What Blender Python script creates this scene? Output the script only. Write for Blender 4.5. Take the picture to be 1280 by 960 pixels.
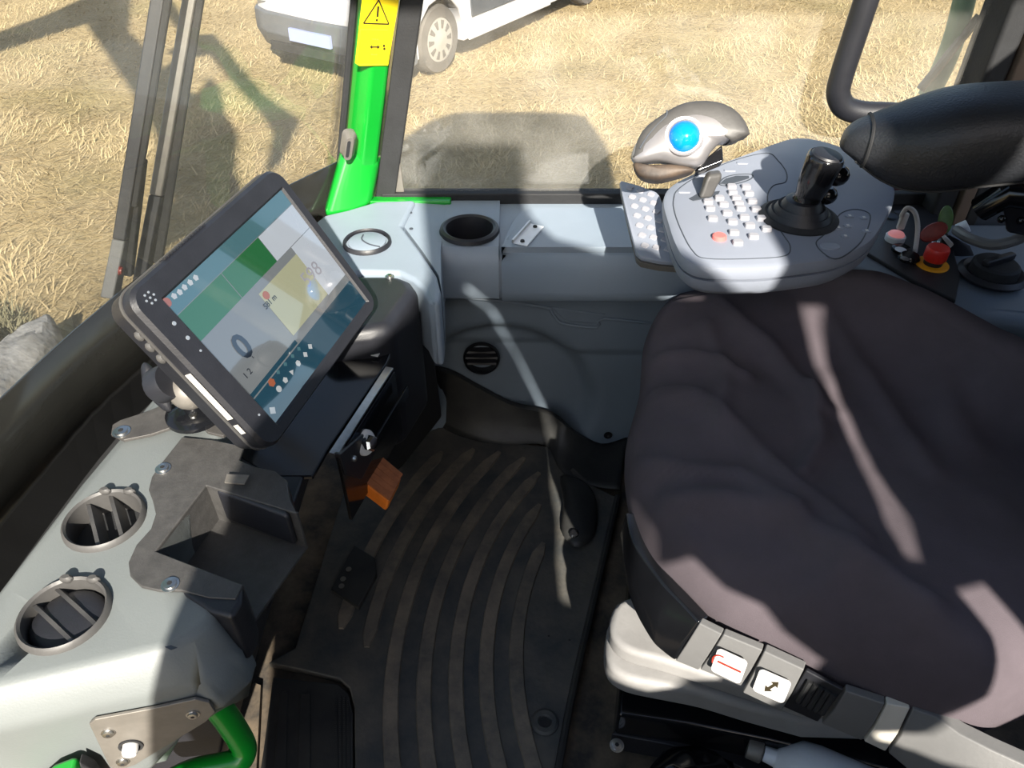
import bpy, bmesh, math, random
from mathutils import Vector, Matrix, noise
random.seed(7)
for o in list(bpy.data.objects): bpy.data.objects.remove(o)
scn = bpy.context.scene
COL = scn.collection
# ------------------------------------------------------------------ camera
FPX = 950.0; PITCH = math.radians(40.0); CAM = Vector((0, 0, 1.35))
cd = bpy.data.cameras.new('camera'); cam = bpy.data.objects.new('camera', cd); COL.objects.link(cam)
cd.sensor_width = 36; cd.lens = FPX / 1280 * 36; cd.clip_start = .02; cd.clip_end = 200
cam.location = CAM; cam.rotation_euler = (math.pi / 2 - PITCH, 0, 0)
scn.camera = cam
# ------------------------------------------------------------------ world, sun, exposure
SUN = Vector((-.20, 1.30, -.87)).normalized()            # the way the light travels
w = bpy.data.worlds.new('world'); scn.world = w; w.use_nodes = True
nt = w.node_tree; bg = nt.nodes['Background']
sky = nt.nodes.new('ShaderNodeTexSky'); sky.sky_type = 'NISHITA'; sky.sun_disc = False
sky.sun_elevation = math.asin(-SUN.z); sky.sun_rotation = math.atan2(-SUN.x, -SUN.y); sky.dust_density = 1.5
nt.links.new(sky.outputs[0], bg.inputs[0]); bg.inputs[1].default_value = .215
ld = bpy.data.lights.new('sun', 'SUN'); ld.energy = 13; ld.angle = .012; ld.color = (1, .93, .82)
sun = bpy.data.objects.new('sun', ld); COL.objects.link(sun)
sun.rotation_euler = SUN.to_track_quat('-Z', 'Y').to_euler(); sun.location = (0, -6, 6)
scn.view_settings.view_transform = 'Standard'; scn.view_settings.look = 'None'
scn.view_settings.gamma = 1; scn.view_settings.use_curve_mapping = False
scn.view_settings.exposure = .15
# ------------------------------------------------------------------ helpers: rays through the picture, used to measure where things stand
_R = Vector((1, 0, 0)); _U = Vector((0, math.sin(PITCH), math.cos(PITCH))); _F = Vector((0, math.cos(PITCH), -math.sin(PITCH)))
def ray(px, py): return _F + _R * ((px - 640) / FPX) + _U * ((480 - py) / FPX)
def PZ(px, py, z): d = ray(px, py); return CAM + d * ((z - CAM.z) / d.z)
def PY(px, py, y): d = ray(px, py); return CAM + d * (y / d.y)
def PX(px, py, x): d = ray(px, py); return CAM + d * (x / d.x)
def PP(px, py, o, n): d = ray(px, py); o = Vector(o); n = Vector(n); return CAM + d * ((o - CAM).dot(n) / d.dot(n))
def V(*a): return Vector(a)
def srgb(r, g, b):
    f = lambda c: (c / 12.92 if c <= .04045 else ((c + .055) / 1.055) ** 2.4)
    return (f(r / 255), f(g / 255), f(b / 255), 1)
# ------------------------------------------------------------------ materials
M = {}
def mat(name, col, rough=.5, metal=0, var=0, vscale=20, bump=0, bscale=200, emit=0, coat=0, col2=None, spec=.5, bdist=.002):
    m = bpy.data.materials.new(name); m.use_nodes = True; n = m.node_tree; b = n.nodes['Principled BSDF']
    b.inputs['Roughness'].default_value = rough; b.inputs['Metallic'].default_value = metal
    b.inputs['Base Color'].default_value = col; b.inputs['Specular IOR Level'].default_value = spec
    b.inputs['Coat Weight'].default_value = coat; b.inputs['Coat Roughness'].default_value = .05
    tc = n.nodes.new('ShaderNodeTexCoord')
    if emit:
        b.inputs['Emission Color'].default_value = col; b.inputs['Emission Strength'].default_value = emit
    if var or col2:
        t = n.nodes.new('ShaderNodeTexNoise'); t.inputs['Scale'].default_value = vscale; t.inputs['Detail'].default_value = 6; t.inputs['Roughness'].default_value = .65
        n.links.new(tc.outputs['Object'], t.inputs['Vector'])
        r = n.nodes.new('ShaderNodeValToRGB'); r.color_ramp.elements[0].position = .35; r.color_ramp.elements[1].position = .68
        c2 = col2 or tuple(min(1, c * (1 + var)) for c in col[:3]) + (1,)
        c1 = col if col2 else tuple(c * (1 - var) for c in col[:3]) + (1,)
        r.color_ramp.elements[0].color = c1; r.color_ramp.elements[1].color = c2
        n.links.new(t.outputs[0], r.inputs[0]); n.links.new(r.outputs[0], b.inputs['Base Color'])
    if bump:
        t2 = n.nodes.new('ShaderNodeTexNoise'); t2.inputs['Scale'].default_value = bscale; t2.inputs['Detail'].default_value = 3
        n.links.new(tc.outputs['Object'], t2.inputs['Vector'])
        bp = n.nodes.new('ShaderNodeBump'); bp.inputs['Strength'].default_value = bump; bp.inputs['Distance'].default_value = bdist
        n.links.new(t2.outputs[0], bp.inputs['Height']); n.links.new(bp.outputs[0], b.inputs['Normal'])
    M[name] = m; return m
def glass(name, tint, refl=1.0, dust=.04):
    m = bpy.data.materials.new(name); m.use_nodes = True; n = m.node_tree; n.nodes.clear()
    out = n.nodes.new('ShaderNodeOutputMaterial'); tr = n.nodes.new('ShaderNodeBsdfTransparent'); gl = n.nodes.new('ShaderNodeBsdfGlossy')
    di = n.nodes.new('ShaderNodeBsdfTranslucent'); df = n.nodes.new('ShaderNodeBsdfDiffuse'); fr = n.nodes.new('ShaderNodeLayerWeight'); mx = n.nodes.new('ShaderNodeMixShader'); m2 = n.nodes.new('ShaderNodeMixShader')
    tr.inputs[0].default_value = tint; gl.inputs['Roughness'].default_value = .01; fr.inputs[0].default_value = .5
    tc = n.nodes.new('ShaderNodeTexCoord'); no = n.nodes.new('ShaderNodeTexNoise'); no.inputs['Scale'].default_value = 9; no.inputs['Detail'].default_value = 8
    mr = n.nodes.new('ShaderNodeMapRange'); mr.inputs[1].default_value = .3; mr.inputs[2].default_value = .75; mr.inputs[3].default_value = dust * .4; mr.inputs[4].default_value = dust * 1.6
    n.links.new(tc.outputs['Object'], no.inputs['Vector']); n.links.new(no.outputs[0], mr.inputs[0])
    df.inputs[0].default_value = (.8, .77, .7, 1)
    n.links.new(mr.outputs[0], m2.inputs[0]); n.links.new(tr.outputs[0], m2.inputs[1]); n.links.new(df.outputs[0], m2.inputs[2])
    pw = n.nodes.new('ShaderNodeMath'); pw.operation = 'POWER'; pw.inputs[1].default_value = 5
    mu = n.nodes.new('ShaderNodeMath'); mu.operation = 'MULTIPLY_ADD'; mu.inputs[1].default_value = .9 * refl; mu.inputs[2].default_value = .045 * refl
    n.links.new(fr.outputs['Facing'], pw.inputs[0]); n.links.new(pw.outputs[0], mu.inputs[0]); n.links.new(mu.outputs[0], mx.inputs[0])
    n.links.new(m2.outputs[0], mx.inputs[1]); n.links.new(gl.outputs[0], mx.inputs[2]); n.links.new(mx.outputs[0], out.inputs[0])
    M[name] = m; return m
mat('dash_grey', srgb(104, 109, 109), .5, var=.05, vscale=4, bump=.12, bscale=420)
mat('console_grey', srgb(128, 140, 152), .48, var=.05, vscale=4, bump=.12, bscale=420)
mat('panel_grey', srgb(102, 114, 126), .55, var=.06, vscale=5, bump=.15, bscale=420)
mat('pad_grey', srgb(128, 134, 146), .5, var=.03, vscale=6, bump=.1, bscale=500)
mat('key_grey', srgb(150, 150, 156), .5, var=.03, vscale=40)
mat('key_red', srgb(225, 110, 105), .5)
mat('seam_dark', srgb(60, 66, 74), .7)
mat('black_plastic', srgb(30, 31, 36), .45, var=.15, vscale=30, bump=.12, bscale=500)
mat('black_gloss', srgb(18, 19, 22), .14, var=.1, vscale=20)
mat('black_matte', srgb(30, 31, 33), .75, var=.2, vscale=20, bump=.2, bscale=300)
mat('tray_black', srgb(62, 61, 60), .5, var=.2, vscale=60, bump=.2, bscale=400)
mat('frit', srgb(38, 38, 36), .12, var=.3, vscale=3)
mat('rubber', srgb(50, 55, 58), .58, col2=srgb(90, 86, 79), vscale=9, bump=.35, bscale=90, bdist=.003)
mat('rubber_rib', srgb(122, 112, 98), .62, col2=srgb(72, 71, 68), vscale=14, bump=.35, bscale=120, bdist=.003)
mat('rubber_black', srgb(30, 31, 33), .5, col2=srgb(52, 52, 50), vscale=9, bump=.25, bscale=120)
mat('floor_dirt', srgb(44, 42, 40), .8, col2=srgb(112, 98, 80), vscale=11, bump=.3, bscale=150)
mat('cloth', srgb(84, 77, 82), .95, var=.12, vscale=7, bump=.25, bscale=700, spec=.15)
mat('leather', srgb(34, 36, 40), .45, var=.1, vscale=30, bump=.35, bscale=260, bdist=.003)
mat('green', srgb(12, 134, 38), .3, var=.06, vscale=5, coat=.3)
mat('green_pale', srgb(120, 150, 120), .5, var=.1, vscale=8)
mat('yellow', srgb(222, 196, 22), .45, var=.04, vscale=30)
mat('ink', srgb(40, 32, 10), .6)
mat('ink_soft', srgb(190, 160, 40), .6)
mat('steel', srgb(190, 190, 188), .3, 1, var=.1, vscale=60)
mat('chrome', srgb(215, 218, 222), .12, 1)
mat('silver', srgb(150, 148, 150), .34, .6, var=.05, vscale=30)
mat('grey_metal', srgb(120, 116, 110), .5, .4, var=.12, vscale=40)
mat('mount_black', srgb(72, 70, 68), .5, .2, var=.2, vscale=50, bump=.2, bscale=300)
mat('wood_base', srgb(52, 44, 38), .6, col2=srgb(84, 70, 58), vscale=40, bump=.2, bscale=120)
mat('blue_ball', srgb(10, 128, 225), .12, coat=.6)
mat('red', srgb(205, 42, 32), .4, var=.05)
mat('orange', srgb(226, 122, 34), .55, var=.12, vscale=40, bump=.2)
mat('orange_pad', srgb(150, 88, 50), .8, var=.2, vscale=60, bump=.3)
mat('amber', srgb(228, 158, 20), .5)
mat('white', srgb(200, 198, 195), .5, var=.04, vscale=40)
mat('white_soft', srgb(214, 220, 226), .35, var=.06, vscale=20)
mat('trim_grey', srgb(100, 100, 100), .5, var=.06, vscale=20, bump=.1)
mat('vent_grey', srgb(70, 69, 68), .5, var=.1, vscale=40, bump=.1)
mat('trim_light', srgb(190, 186, 176), .5, var=.06, vscale=20, bump=.1)
mat('bellows', srgb(132, 131, 130), .5, var=.1, vscale=16, bump=.1)
mat('brown_strip', srgb(104, 88, 74), .7, var=.1)
mat('blue_dark', srgb(52, 62, 74), .7, var=.1)
mat('lining', srgb(66, 68, 70), .8, var=.06, vscale=8)
mat('tag_green', srgb(70, 110, 40), .4, var=.25, vscale=90)
mat('tag_red', srgb(140, 46, 34), .4, var=.2, vscale=90)
mat('lit_pink', srgb(235, 150, 150), .4, emit=.25)
mat('car_white', srgb(178, 178, 182), .25, coat=.5)
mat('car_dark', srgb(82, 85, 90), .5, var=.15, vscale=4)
mat('tyre', srgb(84, 80, 76), .85, var=.15, vscale=12)
mat('hubcap', srgb(160, 158, 154), .35, .3)
mat('car_glass', srgb(60, 66, 70), .08)
mat('plate_blue', srgb(140, 150, 190), .4)
mat('rock', srgb(92, 92, 92), .9, col2=srgb(142, 142, 142), vscale=5, bump=.6, bscale=16, bdist=.03)
mat('twig', srgb(112, 108, 84), .9)
glass('glass', (.975, .98, .97, 1), .75, .05)
for nm, c, e in (('s_grey', srgb(140, 146, 150), .42), ('s_teal', srgb(88, 132, 142), .4), ('s_green', srgb(50, 122, 74), .42), ('s_cream', srgb(188, 190, 158), .45),
                 ('s_bar', srgb(44, 84, 104), .4), ('s_glare', srgb(196, 204, 214), .55), ('s_ink', srgb(52, 62, 76), .15), ('s_icon', srgb(200, 206, 210), .5), ('s_faint', srgb(172, 172, 182), .5), ('s_red', srgb(190, 110, 80), .4)):
    m = mat(nm, c, .06, emit=e)
    m.node_tree.nodes['Principled BSDF'].inputs['Base Color'].default_value = tuple(x * .12 for x in c[:3]) + (1,); m.node_tree.nodes['Principled BSDF'].inputs['Specular IOR Level'].default_value = .8; m.node_tree.nodes['Principled BSDF'].inputs['Coat Weight'].default_value = 1; m.node_tree.nodes['Principled BSDF'].inputs['Coat IOR'].default_value = 1.9; m.node_tree.nodes['Principled BSDF'].inputs['Coat Roughness'].default_value = .02
# ------------------------------------------------------------------ mesh builder
class MB:
    def __init__(s): s.v = []; s.f = []
    def add(s, vs, fs):
        k = len(s.v); s.v += [Vector(p) for p in vs]; s.f += [[i + k for i in f] for f in fs]; return s
    def prism(s, a, b):
        n = len(a); return s.add(list(a) + list(b), [list(range(n))[::-1], list(range(n, 2 * n))] + [[i, (i + 1) % n, n + (i + 1) % n, n + i] for i in range(n)])
    def ext(s, pts, vec): vec = Vector(vec); pts = [Vector(p) for p in pts]; return s.prism(pts, [p + vec for p in pts])
    def box(s, c, size, ax=None):
        c = Vector(c); X, Y, Z = ax or (V(1, 0, 0), V(0, 1, 0), V(0, 0, 1)); a, b, h = [q / 2 for q in size]
        q = [c + X * i * a + Y * j * b - Z * h for i, j in ((-1, -1), (1, -1), (1, 1), (-1, 1))]
        return s.ext(q, Z * size[2])
    def lathe(s, prof, o, axis, n=28, sx=1, ref=None, caps=True):
        o = Vector(o); A = Vector(axis).normalized(); r = Vector(ref) if ref else (V(1, 0, 0) if abs(A.x) < .8 else V(0, 1, 0))
        X = (r - A * r.dot(A)).normalized(); Y = A.cross(X); vs = []; fs = []
        for (rr, h) in prof:
            for i in range(n):
                t = 2 * math.pi * i / n; vs.append(o + A * h + X * rr * sx * math.cos(t) + Y * rr * math.sin(t))
        m = len(prof)
        for k in range(m - 1):
            for i in range(n): fs.append([k * n + i, k * n + (i + 1) % n, (k + 1) * n + (i + 1) % n, (k + 1) * n + i])
        if caps: fs.append(list(range(n))[::-1]); fs.append(list(range((m - 1) * n, m * n)))
        return s.add(vs, fs)
    def tube(s, path, r, n=12, sub=0, flat=1.0, up=None):
        P = [Vector(p) for p in path]
        R_ = r if isinstance(r, (list, tuple)) else [r] * len(P)
        if sub: P, R_ = smooth(P, R_, sub)
        vs = []; fs = []; prev = None
        for i, p in enumerate(P):
            t = (P[min(i + 1, len(P) - 1)] - P[max(i - 1, 0)]).normalized()
            if prev is None:
                u = Vector(up) if up else (V(0, 0, 1) if abs(t.z) < .9 else V(1, 0, 0))
            else: u = prev
            u = (u - t * u.dot(t)).normalized(); prev = u; b = t.cross(u)
            for k in range(n):
                a = 2 * math.pi * k / n; vs.append(p + u * R_[i] * math.cos(a) * flat + b * R_[i] * math.sin(a))
        for i in range(len(P) - 1):
            for k in range(n): fs.append([i * n + k, i * n + (k + 1) % n, (i + 1) * n + (k + 1) % n, (i + 1) * n + k])
        fs.append(list(range(n))[::-1]); fs.append(list(range((len(P) - 1) * n, len(P) * n)))
        return s.add(vs, fs)
    def loft(s, rings, caps=True, closed=True):
        n = len(rings[0]); vs = [p for r in rings for p in r]; fs = []
        for i in range(len(rings) - 1):
            for k in range(n if closed else n - 1): fs.append([i * n + k, i * n + (k + 1) % n, (i + 1) * n + (k + 1) % n, (i + 1) * n + k])
        if caps and closed: fs.append(list(range(n))[::-1]); fs.append(list(range((len(rings) - 1) * n, len(rings) * n)))
        return s.add(vs, fs)
    def sphere(s, c, r, n=20, ax=None):
        r = (r, r, r) if isinstance(r, (int, float)) else r; X, Y, Z = ax or (V(1, 0, 0), V(0, 1, 0), V(0, 0, 1)); c = Vector(c); m = n // 2
        rings = []
        for i in range(1, m):
            t = math.pi * i / m; rings.append([c + X * r[0] * math.sin(t) * math.cos(2 * math.pi * k / n) + Y * r[1] * math.sin(t) * math.sin(2 * math.pi * k / n) - Z * r[2] * math.cos(t) for k in range(n)])
        return s.loft(rings)
    def pillow(s, pts, nrm, front, back, k=7, p=2.2):
        """outline swelled to both sides"""
        pts = [Vector(q) for q in pts]; c = sum(pts, V(0, 0, 0)) / len(pts); N = Vector(nrm).normalized(); rings = []
        for i in range(-k, k + 1):
            a = i / k * math.pi / 2 * .97; sc = abs(math.cos(a)) ** (2 / p); h = math.copysign(abs(math.sin(a)) ** (2 / p), a)
            rings.append([c + (q - c) * sc + N * (h * (front if h > 0 else back)) for q in pts])
        return s.loft(rings)
    def build(s, name, m, parent=None, smooth_=True, bevel=0, seg=2, angle=35, sub=0, solid=0):
        me = bpy.data.meshes.new(name); off = ORG.get(parent.name, V(0, 0, 0)) if parent else V(0, 0, 0)
        me.from_pydata([p - off for p in s.v], [], s.f); me.validate()
        bm = bmesh.new(); bm.from_mesh(me); bmesh.ops.recalc_face_normals(bm, faces=bm.faces); bm.to_mesh(me); bm.free()
        if smooth_: me.shade_smooth(); me.set_sharp_from_angle(angle=math.radians(angle))
        me.materials.append(M[m]); o = bpy.data.objects.new(name, me); COL.objects.link(o)
        if parent: o.parent = parent; ORG[o.name] = off
        else: ORG[o.name] = V(0, 0, 0)
        if solid: q = o.modifiers.new('solid', 'SOLIDIFY'); q.thickness = solid; q.offset = 0
        if bevel: q = o.modifiers.new('bevel', 'BEVEL'); q.width = bevel; q.segments = seg; q.limit_method = 'ANGLE'; q.angle_limit = math.radians(30); q.harden_normals = True
        if sub: q = o.modifiers.new('sub', 'SUBSURF'); q.levels = q.render_levels = sub
        return o
ORG = {}
def smooth(P, R_, sub):
    Q = []; S = []
    for i in range(len(P) - 1):
        p0 = P[max(i - 1, 0)]; p1 = P[i]; p2 = P[i + 1]; p3 = P[min(i + 2, len(P) - 1)]
        for k in range(sub):
            t = k / sub
            Q.append(.5 * ((2 * p1) + (p2 - p0) * t + (2 * p0 - 5 * p1 + 4 * p2 - p3) * t * t + (3 * p1 - p0 - 3 * p2 + p3) * t ** 3)); S.append(R_[i] * (1 - t) + R_[i + 1] * t)
    return Q + [P[-1]], S + [R_[-1]]
def curve(pts, sub=6, closed=False):
    P = [Vector(p) for p in pts]
    if closed:
        Q = []; n = len(P)
        for i in range(n):
            p0, p1, p2, p3 = P[i - 1], P[i], P[(i + 1) % n], P[(i + 2) % n]
            for k in range(sub):
                t = k / sub; Q.append(.5 * ((2 * p1) + (p2 - p0) * t + (2 * p0 - 5 * p1 + 4 * p2 - p3) * t * t + (3 * p1 - p0 - 3 * p2 + p3) * t ** 3))
        return Q
    return smooth(P, [1] * len(P), sub)[0]
def thing(name, label, cat, loc=(0, 0, 0), group=None, kind=None):
    o = bpy.data.objects.new(name, None); COL.objects.link(o); o.empty_display_size = .05; o.location = loc; ORG[o.name] = Vector(loc)
    return tag(o, label, cat, group, kind)
def tag(o, label, cat, group=None, kind=None):
    o['label'] = label
    if cat: o['category'] = cat
    if group: o['group'] = group
    if kind: o['kind'] = kind
    return o
def struct(o, label): o['kind'] = 'structure'; o['label'] = label; return o
def cut(o, cutters):
    for mb in cutters:
        c = mb.build('cutter', 'black_matte', None, False); c.matrix_world = Matrix.Translation(ORG[o.name]) if False else c.matrix_world
        c.location = -ORG[o.name]
        q = o.modifiers.new('b', 'BOOLEAN'); q.operation = 'DIFFERENCE'; q.solver = 'EXACT'; q.object = c
        par = o.parent; o.parent = None
        bpy.context.view_layer.update(); dg = bpy.context.evaluated_depsgraph_get()
        me = bpy.data.meshes.new_from_object(o.evaluated_get(dg)); o.modifiers.clear(); o.data = me; o.parent = par
        bpy.data.objects.remove(c)
    o.data.shade_smooth(); o.data.set_sharp_from_angle(angle=math.radians(30))
def text(body, c, X, Y, size, m, parent, name='lettering', thick=.0004, bold=0):
    cu = bpy.data.curves.new(name, 'FONT'); cu.body = body; cu.size = size; cu.align_x = 'CENTER'; cu.align_y = 'CENTER'; cu.extrude = thick; cu.offset = bold; cu.resolution_u = 3
    t = bpy.data.objects.new(name + '_c', cu); COL.objects.link(t); bpy.context.view_layer.update()
    me = bpy.data.meshes.new_from_object(t.evaluated_get(bpy.context.evaluated_depsgraph_get())); bpy.data.objects.remove(t)
    Z = X.cross(Y); off = ORG[parent.name]
    for v in me.vertices: v.co = Vector(c) + X * v.co.x + Y * v.co.y + Z * v.co.z - off
    me.materials.clear(); me.materials.append(M[m]); me.name = name
    o = bpy.data.objects.new(name, me); COL.objects.link(o); o.parent = parent; ORG[o.name] = off
    return o
def frame(n, up=(0, 0, 1)):
    Z = Vector(n).normalized(); u = Vector(up); X = u.cross(Z).normalized(); return X, Z.cross(X), Z
def bolt(parent, c, n, r=.007, m='steel', name='bolt', h=.004):
    X, Y, Z = frame(n, (0, 1, .3))
    b = MB().lathe([(r * 1.35, 0), (r * 1.35, h * .3), (r, h * .35), (r * .95, h * .9), (r * .7, h)], c, n, 18).build(name, m, parent)
    MB().lathe([(r * .42, h * .9), (r * .42, h * 1.04)], c, n, 6).build('socket', 'black_matte', b, False); return b
def rrect(c, X, Y, w_, h_, r, n=5):
    pts = []
    for (sx, sy, a0) in ((1, 1, 0), (-1, 1, 90), (-1, -1, 180), (1, -1, 270)):
        for i in range(n + 1):
            a = math.radians(a0 + 90 * i / n); pts.append(Vector(c) + X * (sx * (w_ / 2 - r) + r * math.cos(a)) + Y * (sy * (h_ / 2 - r) + r * math.sin(a)))
    return pts
UPZ = V(0, 0, 1)
#SECTION
# ================================================================== outside: ground
GZ = -1.15
def ground_mat(name, cols, s1, s2, bump):
    m = bpy.data.materials.new(name); m.use_nodes = True; n = m.node_tree; b = n.nodes['Principled BSDF']; b.inputs['Roughness'].default_value = .95; b.inputs['Specular IOR Level'].default_value = .1
    geo = n.nodes.new('ShaderNodeNewGeometry'); a = n.nodes.new('ShaderNodeTexNoise'); a.inputs['Scale'].default_value = s1; a.inputs['Detail'].default_value = 8; a.inputs['Roughness'].default_value = .7
    c = n.nodes.new('ShaderNodeTexNoise'); c.inputs['Scale'].default_value = s2; c.inputs['Detail'].default_value = 4
    r = n.nodes.new('ShaderNodeValToRGB'); r.color_ramp.elements[0].position = .3; r.color_ramp.elements[1].position = .7; r.color_ramp.elements[0].color = cols[0]; r.color_ramp.elements[1].color = cols[1]
    r2 = n.nodes.new('ShaderNodeValToRGB'); r2.color_ramp.elements[0].position = .52; r2.color_ramp.elements[1].position = .72; r2.color_ramp.elements[0].color = (0, 0, 0, 1); r2.color_ramp.elements[1].color = (.6, .6, .6, 1)
    mx = n.nodes.new('ShaderNodeMix'); mx.data_type = 'RGBA'; mx.inputs['B'].default_value = cols[2]
    n.links.new(geo.outputs['Position'], a.inputs['Vector']); n.links.new(geo.outputs['Position'], c.inputs['Vector']); n.links.new(a.outputs[0], r.inputs[0]); n.links.new(c.outputs[0], r2.inputs[0])
    n.links.new(r2.outputs[0], mx.inputs['Factor']); n.links.new(r.outputs[0], mx.inputs['A']); n.links.new(mx.outputs['Result'], b.inputs['Base Color'])
    if bump:
        bp = n.nodes.new('ShaderNodeBump'); bp.inputs['Strength'].default_value = bump; bp.inputs['Distance'].default_value = .05; n.links.new(a.outputs[0], bp.inputs['Height']); n.links.new(bp.outputs[0], b.inputs['Normal'])
    M[name] = m
ground_mat('field', (srgb(146, 128, 92), srgb(173, 155, 118), srgb(135, 123, 82)), 22, .8, .7)
ground_mat('straw', (srgb(150, 132, 95), srgb(186, 168, 132), srgb(139, 128, 88)), 9, .8, 0)
NG = 60; vs = []; fs = []
for j in range(NG + 1):
    for i in range(NG + 1):
        x = -60 + 120 * i / NG; y = -40 + 120 * j / NG; vs.append((x, y, GZ))
for j in range(NG):
    for i in range(NG): fs.append([j * (NG + 1) + i, j * (NG + 1) + i + 1, (j + 1) * (NG + 1) + i + 1, (j + 1) * (NG + 1) + i])
g = MB().add(vs, fs).build('ground', 'field', None, False); struct(g, 'dry straw-coloured field outside the cab')
mb = MB(); vv = []; ff = []
rg = random.Random(3)
for k in range(150000):
    y = 1.9 + 10.5 * rg.random() ** 1.15; hw = 1.4 + y * .62
    x = rg.uniform(-hw - .6, hw)
    cl = noise.noise(V(x * 1.7, y * 1.7, 0))
    if cl < -.25 and rg.random() < .6: continue
    a = noise.noise(V(x * .9, y * .9, 5)) * 5 + rg.gauss(0, 1.1); L = .05 + .09 * rg.random(); h = L * (.12 + .5 * rg.random() ** 2); wd = .0028 + .0028 * rg.random()
    d = V(math.cos(a), math.sin(a), 0); s = V(-d.y, d.x, 0) * wd; p = V(x, y, GZ + .002)
    n0 = len(vv); vv += [p - s, p + s, p + d * L + V(0, 0, h)]; ff.append((n0, n0 + 1, n0 + 2))
me = bpy.data.meshes.new('dry_grass'); me.from_pydata(vv, [], ff); me.materials.append(M['straw'])
go = bpy.data.objects.new('dry_grass', me); COL.objects.link(go); tag(go, 'matted dry straw-coloured grass covering the field outside', 'grass', kind='stuff')
# ================================================================== cab shell
WS = [V(-.71, -.1, 0), V(-.70, .15, 0), V(-.685, .45, 0), V(-.66, .75, 0), V(-.62, 1.0, 0), V(-.515, 1.26, 0), V(-.358, 1.50, 0)]
WSC = curve(WS, 5)
def ws(p, z, out=0): return V(p.x + .23 * (z - .7) - out, p.y, z)
def ribbon(z0, z1, out=0, nz=1, pts=WSC): return MB().loft([[ws(p, z0 + (z1 - z0) * k / nz, out) for p in pts] for k in range(nz + 1)], caps=False, closed=False)
win1 = ribbon(.42, 1.98).build('window_1', 'glass', None, solid=.005); struct(win1, 'large raked curved windscreen looking out over the dry field')
MB().loft([[ws(p, .42, -.006) for p in WSC], [ws(p, .695 + .030 * max(0, min(1, (.95 - p.y) / .4)), -.006) for p in WSC]], caps=False, closed=False).build('frit_band', 'frit', win1, solid=.004)
wf = ribbon(-.25, .43, -.01).build('wall_front', 'black_matte', None, solid=.02); struct(wf, 'black bulkhead below the windscreen')
MB().tube([ws(WSC[-1], .45, -.004), ws(WSC[-1], 1.2, -.004), ws(WSC[-1], 1.95, -.004)], .007, 8).build('glass_seal', 'black_matte', win1)
# windscreen top rail and roof
rt = [V(-.28, -.02, 0), V(-.34, .4, 0), V(-.22, .9, 0), V(.05, 1.45, 0), V(.22, 1.64, 0), V(.4, 1.68, 0), V(1.1, 1.68, 0), V(1.42, 1.6, 0), V(1.5, 1.2, 0), V(1.5, .05, 0), V(1.4, -.02, 0)]
roof = MB().prism([p + V(0, 0, 1.98) for p in rt], [p + V(0, 0, 2.26) for p in rt]).build('ceiling', 'lining', None, bevel=.04); struct(roof, 'pale cab roof lining over the seat')
# floor
fl = MB().box((.4, .62, -.06), (2.2, 2.0, .1)).build('floor', 'floor_dirt', None); struct(fl, 'dusty cab floor plate around the rubber mats')
# right wall: lower panel with raised arch area
def arch(x, z):
    cx, cz = -.03, .13; d = math.hypot((x - cx) * 1.0, (z - cz) * .95) - .215
    t = max(0, min(1, (d + .02) / .05)); t = t * t * (3 - 2 * t)
    return t
nx, nz = 90, 46; rows = []
for j in range(nz + 1):
    z = -.02 + .55 * j / nz
    rows.append([V(-.34 + 1.35 * i / nx, 1.425 - .045 * arch(-.34 + 1.35 * i / nx, z) - .012 * (z > .3), z) for i in range(nx + 1)])
wr = MB().loft(rows, caps=False, closed=False).build('wall_right', 'panel_grey', None, angle=80, solid=.01); struct(wr, 'slate grey moulded lower side panel behind the footwell')
# lower vent on that wall
def ring_vent(parent, c, n, r, blades, tilt=0, m='black_plastic', closed=False, bm='black_plastic', rim=.18):
    X, Y, Z = frame(n, (0, 1, .2)); X, Y = X * math.cos(tilt) + Y * math.sin(tilt), Y * math.cos(tilt) - X * math.sin(tilt)
    vt = MB().lathe([(r * .86, -.03), (r * .885, .004), (r * .94, .007), (r, .004), (r * 1.02, -.002)], c, n, 40, caps=False).build('vent', m, parent)
    MB().lathe([(r * .865, -.032), (r * .865, -.028)], c, n, 32).build('vent_back', 'black_matte', vt)
    for k in range(blades):
        u = (k - (blades - 1) / 2) * 1.1 * r / max(blades, 1); hw = math.sqrt(max(1e-5, (r * .88) ** 2 - u * u)) * .98; pts = []
        for i in range(13):
            t = -1 + i / 6; pts.append((t * hw, -.004 - (.016 if not closed else .006) * (1 - t * t) * 0))
        P = Vector(c) + X * u
        b = MB(); rr = []
        for (t, h) in pts: rr.append([P + Y * t + Z * (h + .004 - .002 * abs(t / hw)) + X * .0022, P + Y * t + Z * (h + .004) - X * .0022, P + Y * t + Z * (h - .016) - X * .004 + X * .010, P + Y * t + Z * (h - .016) + X * .010])
        b.loft(rr).build('blade', bm, vt)
    return vt
ring_vent(wr, PY(602, 448, 1.405), (0, -1, .1), .043, 3, math.pi / 2, 'black_gloss')
bolt(wr, PY(760, 544, 1.372), (0, -1, .05), .008, 'black_gloss')
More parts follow.
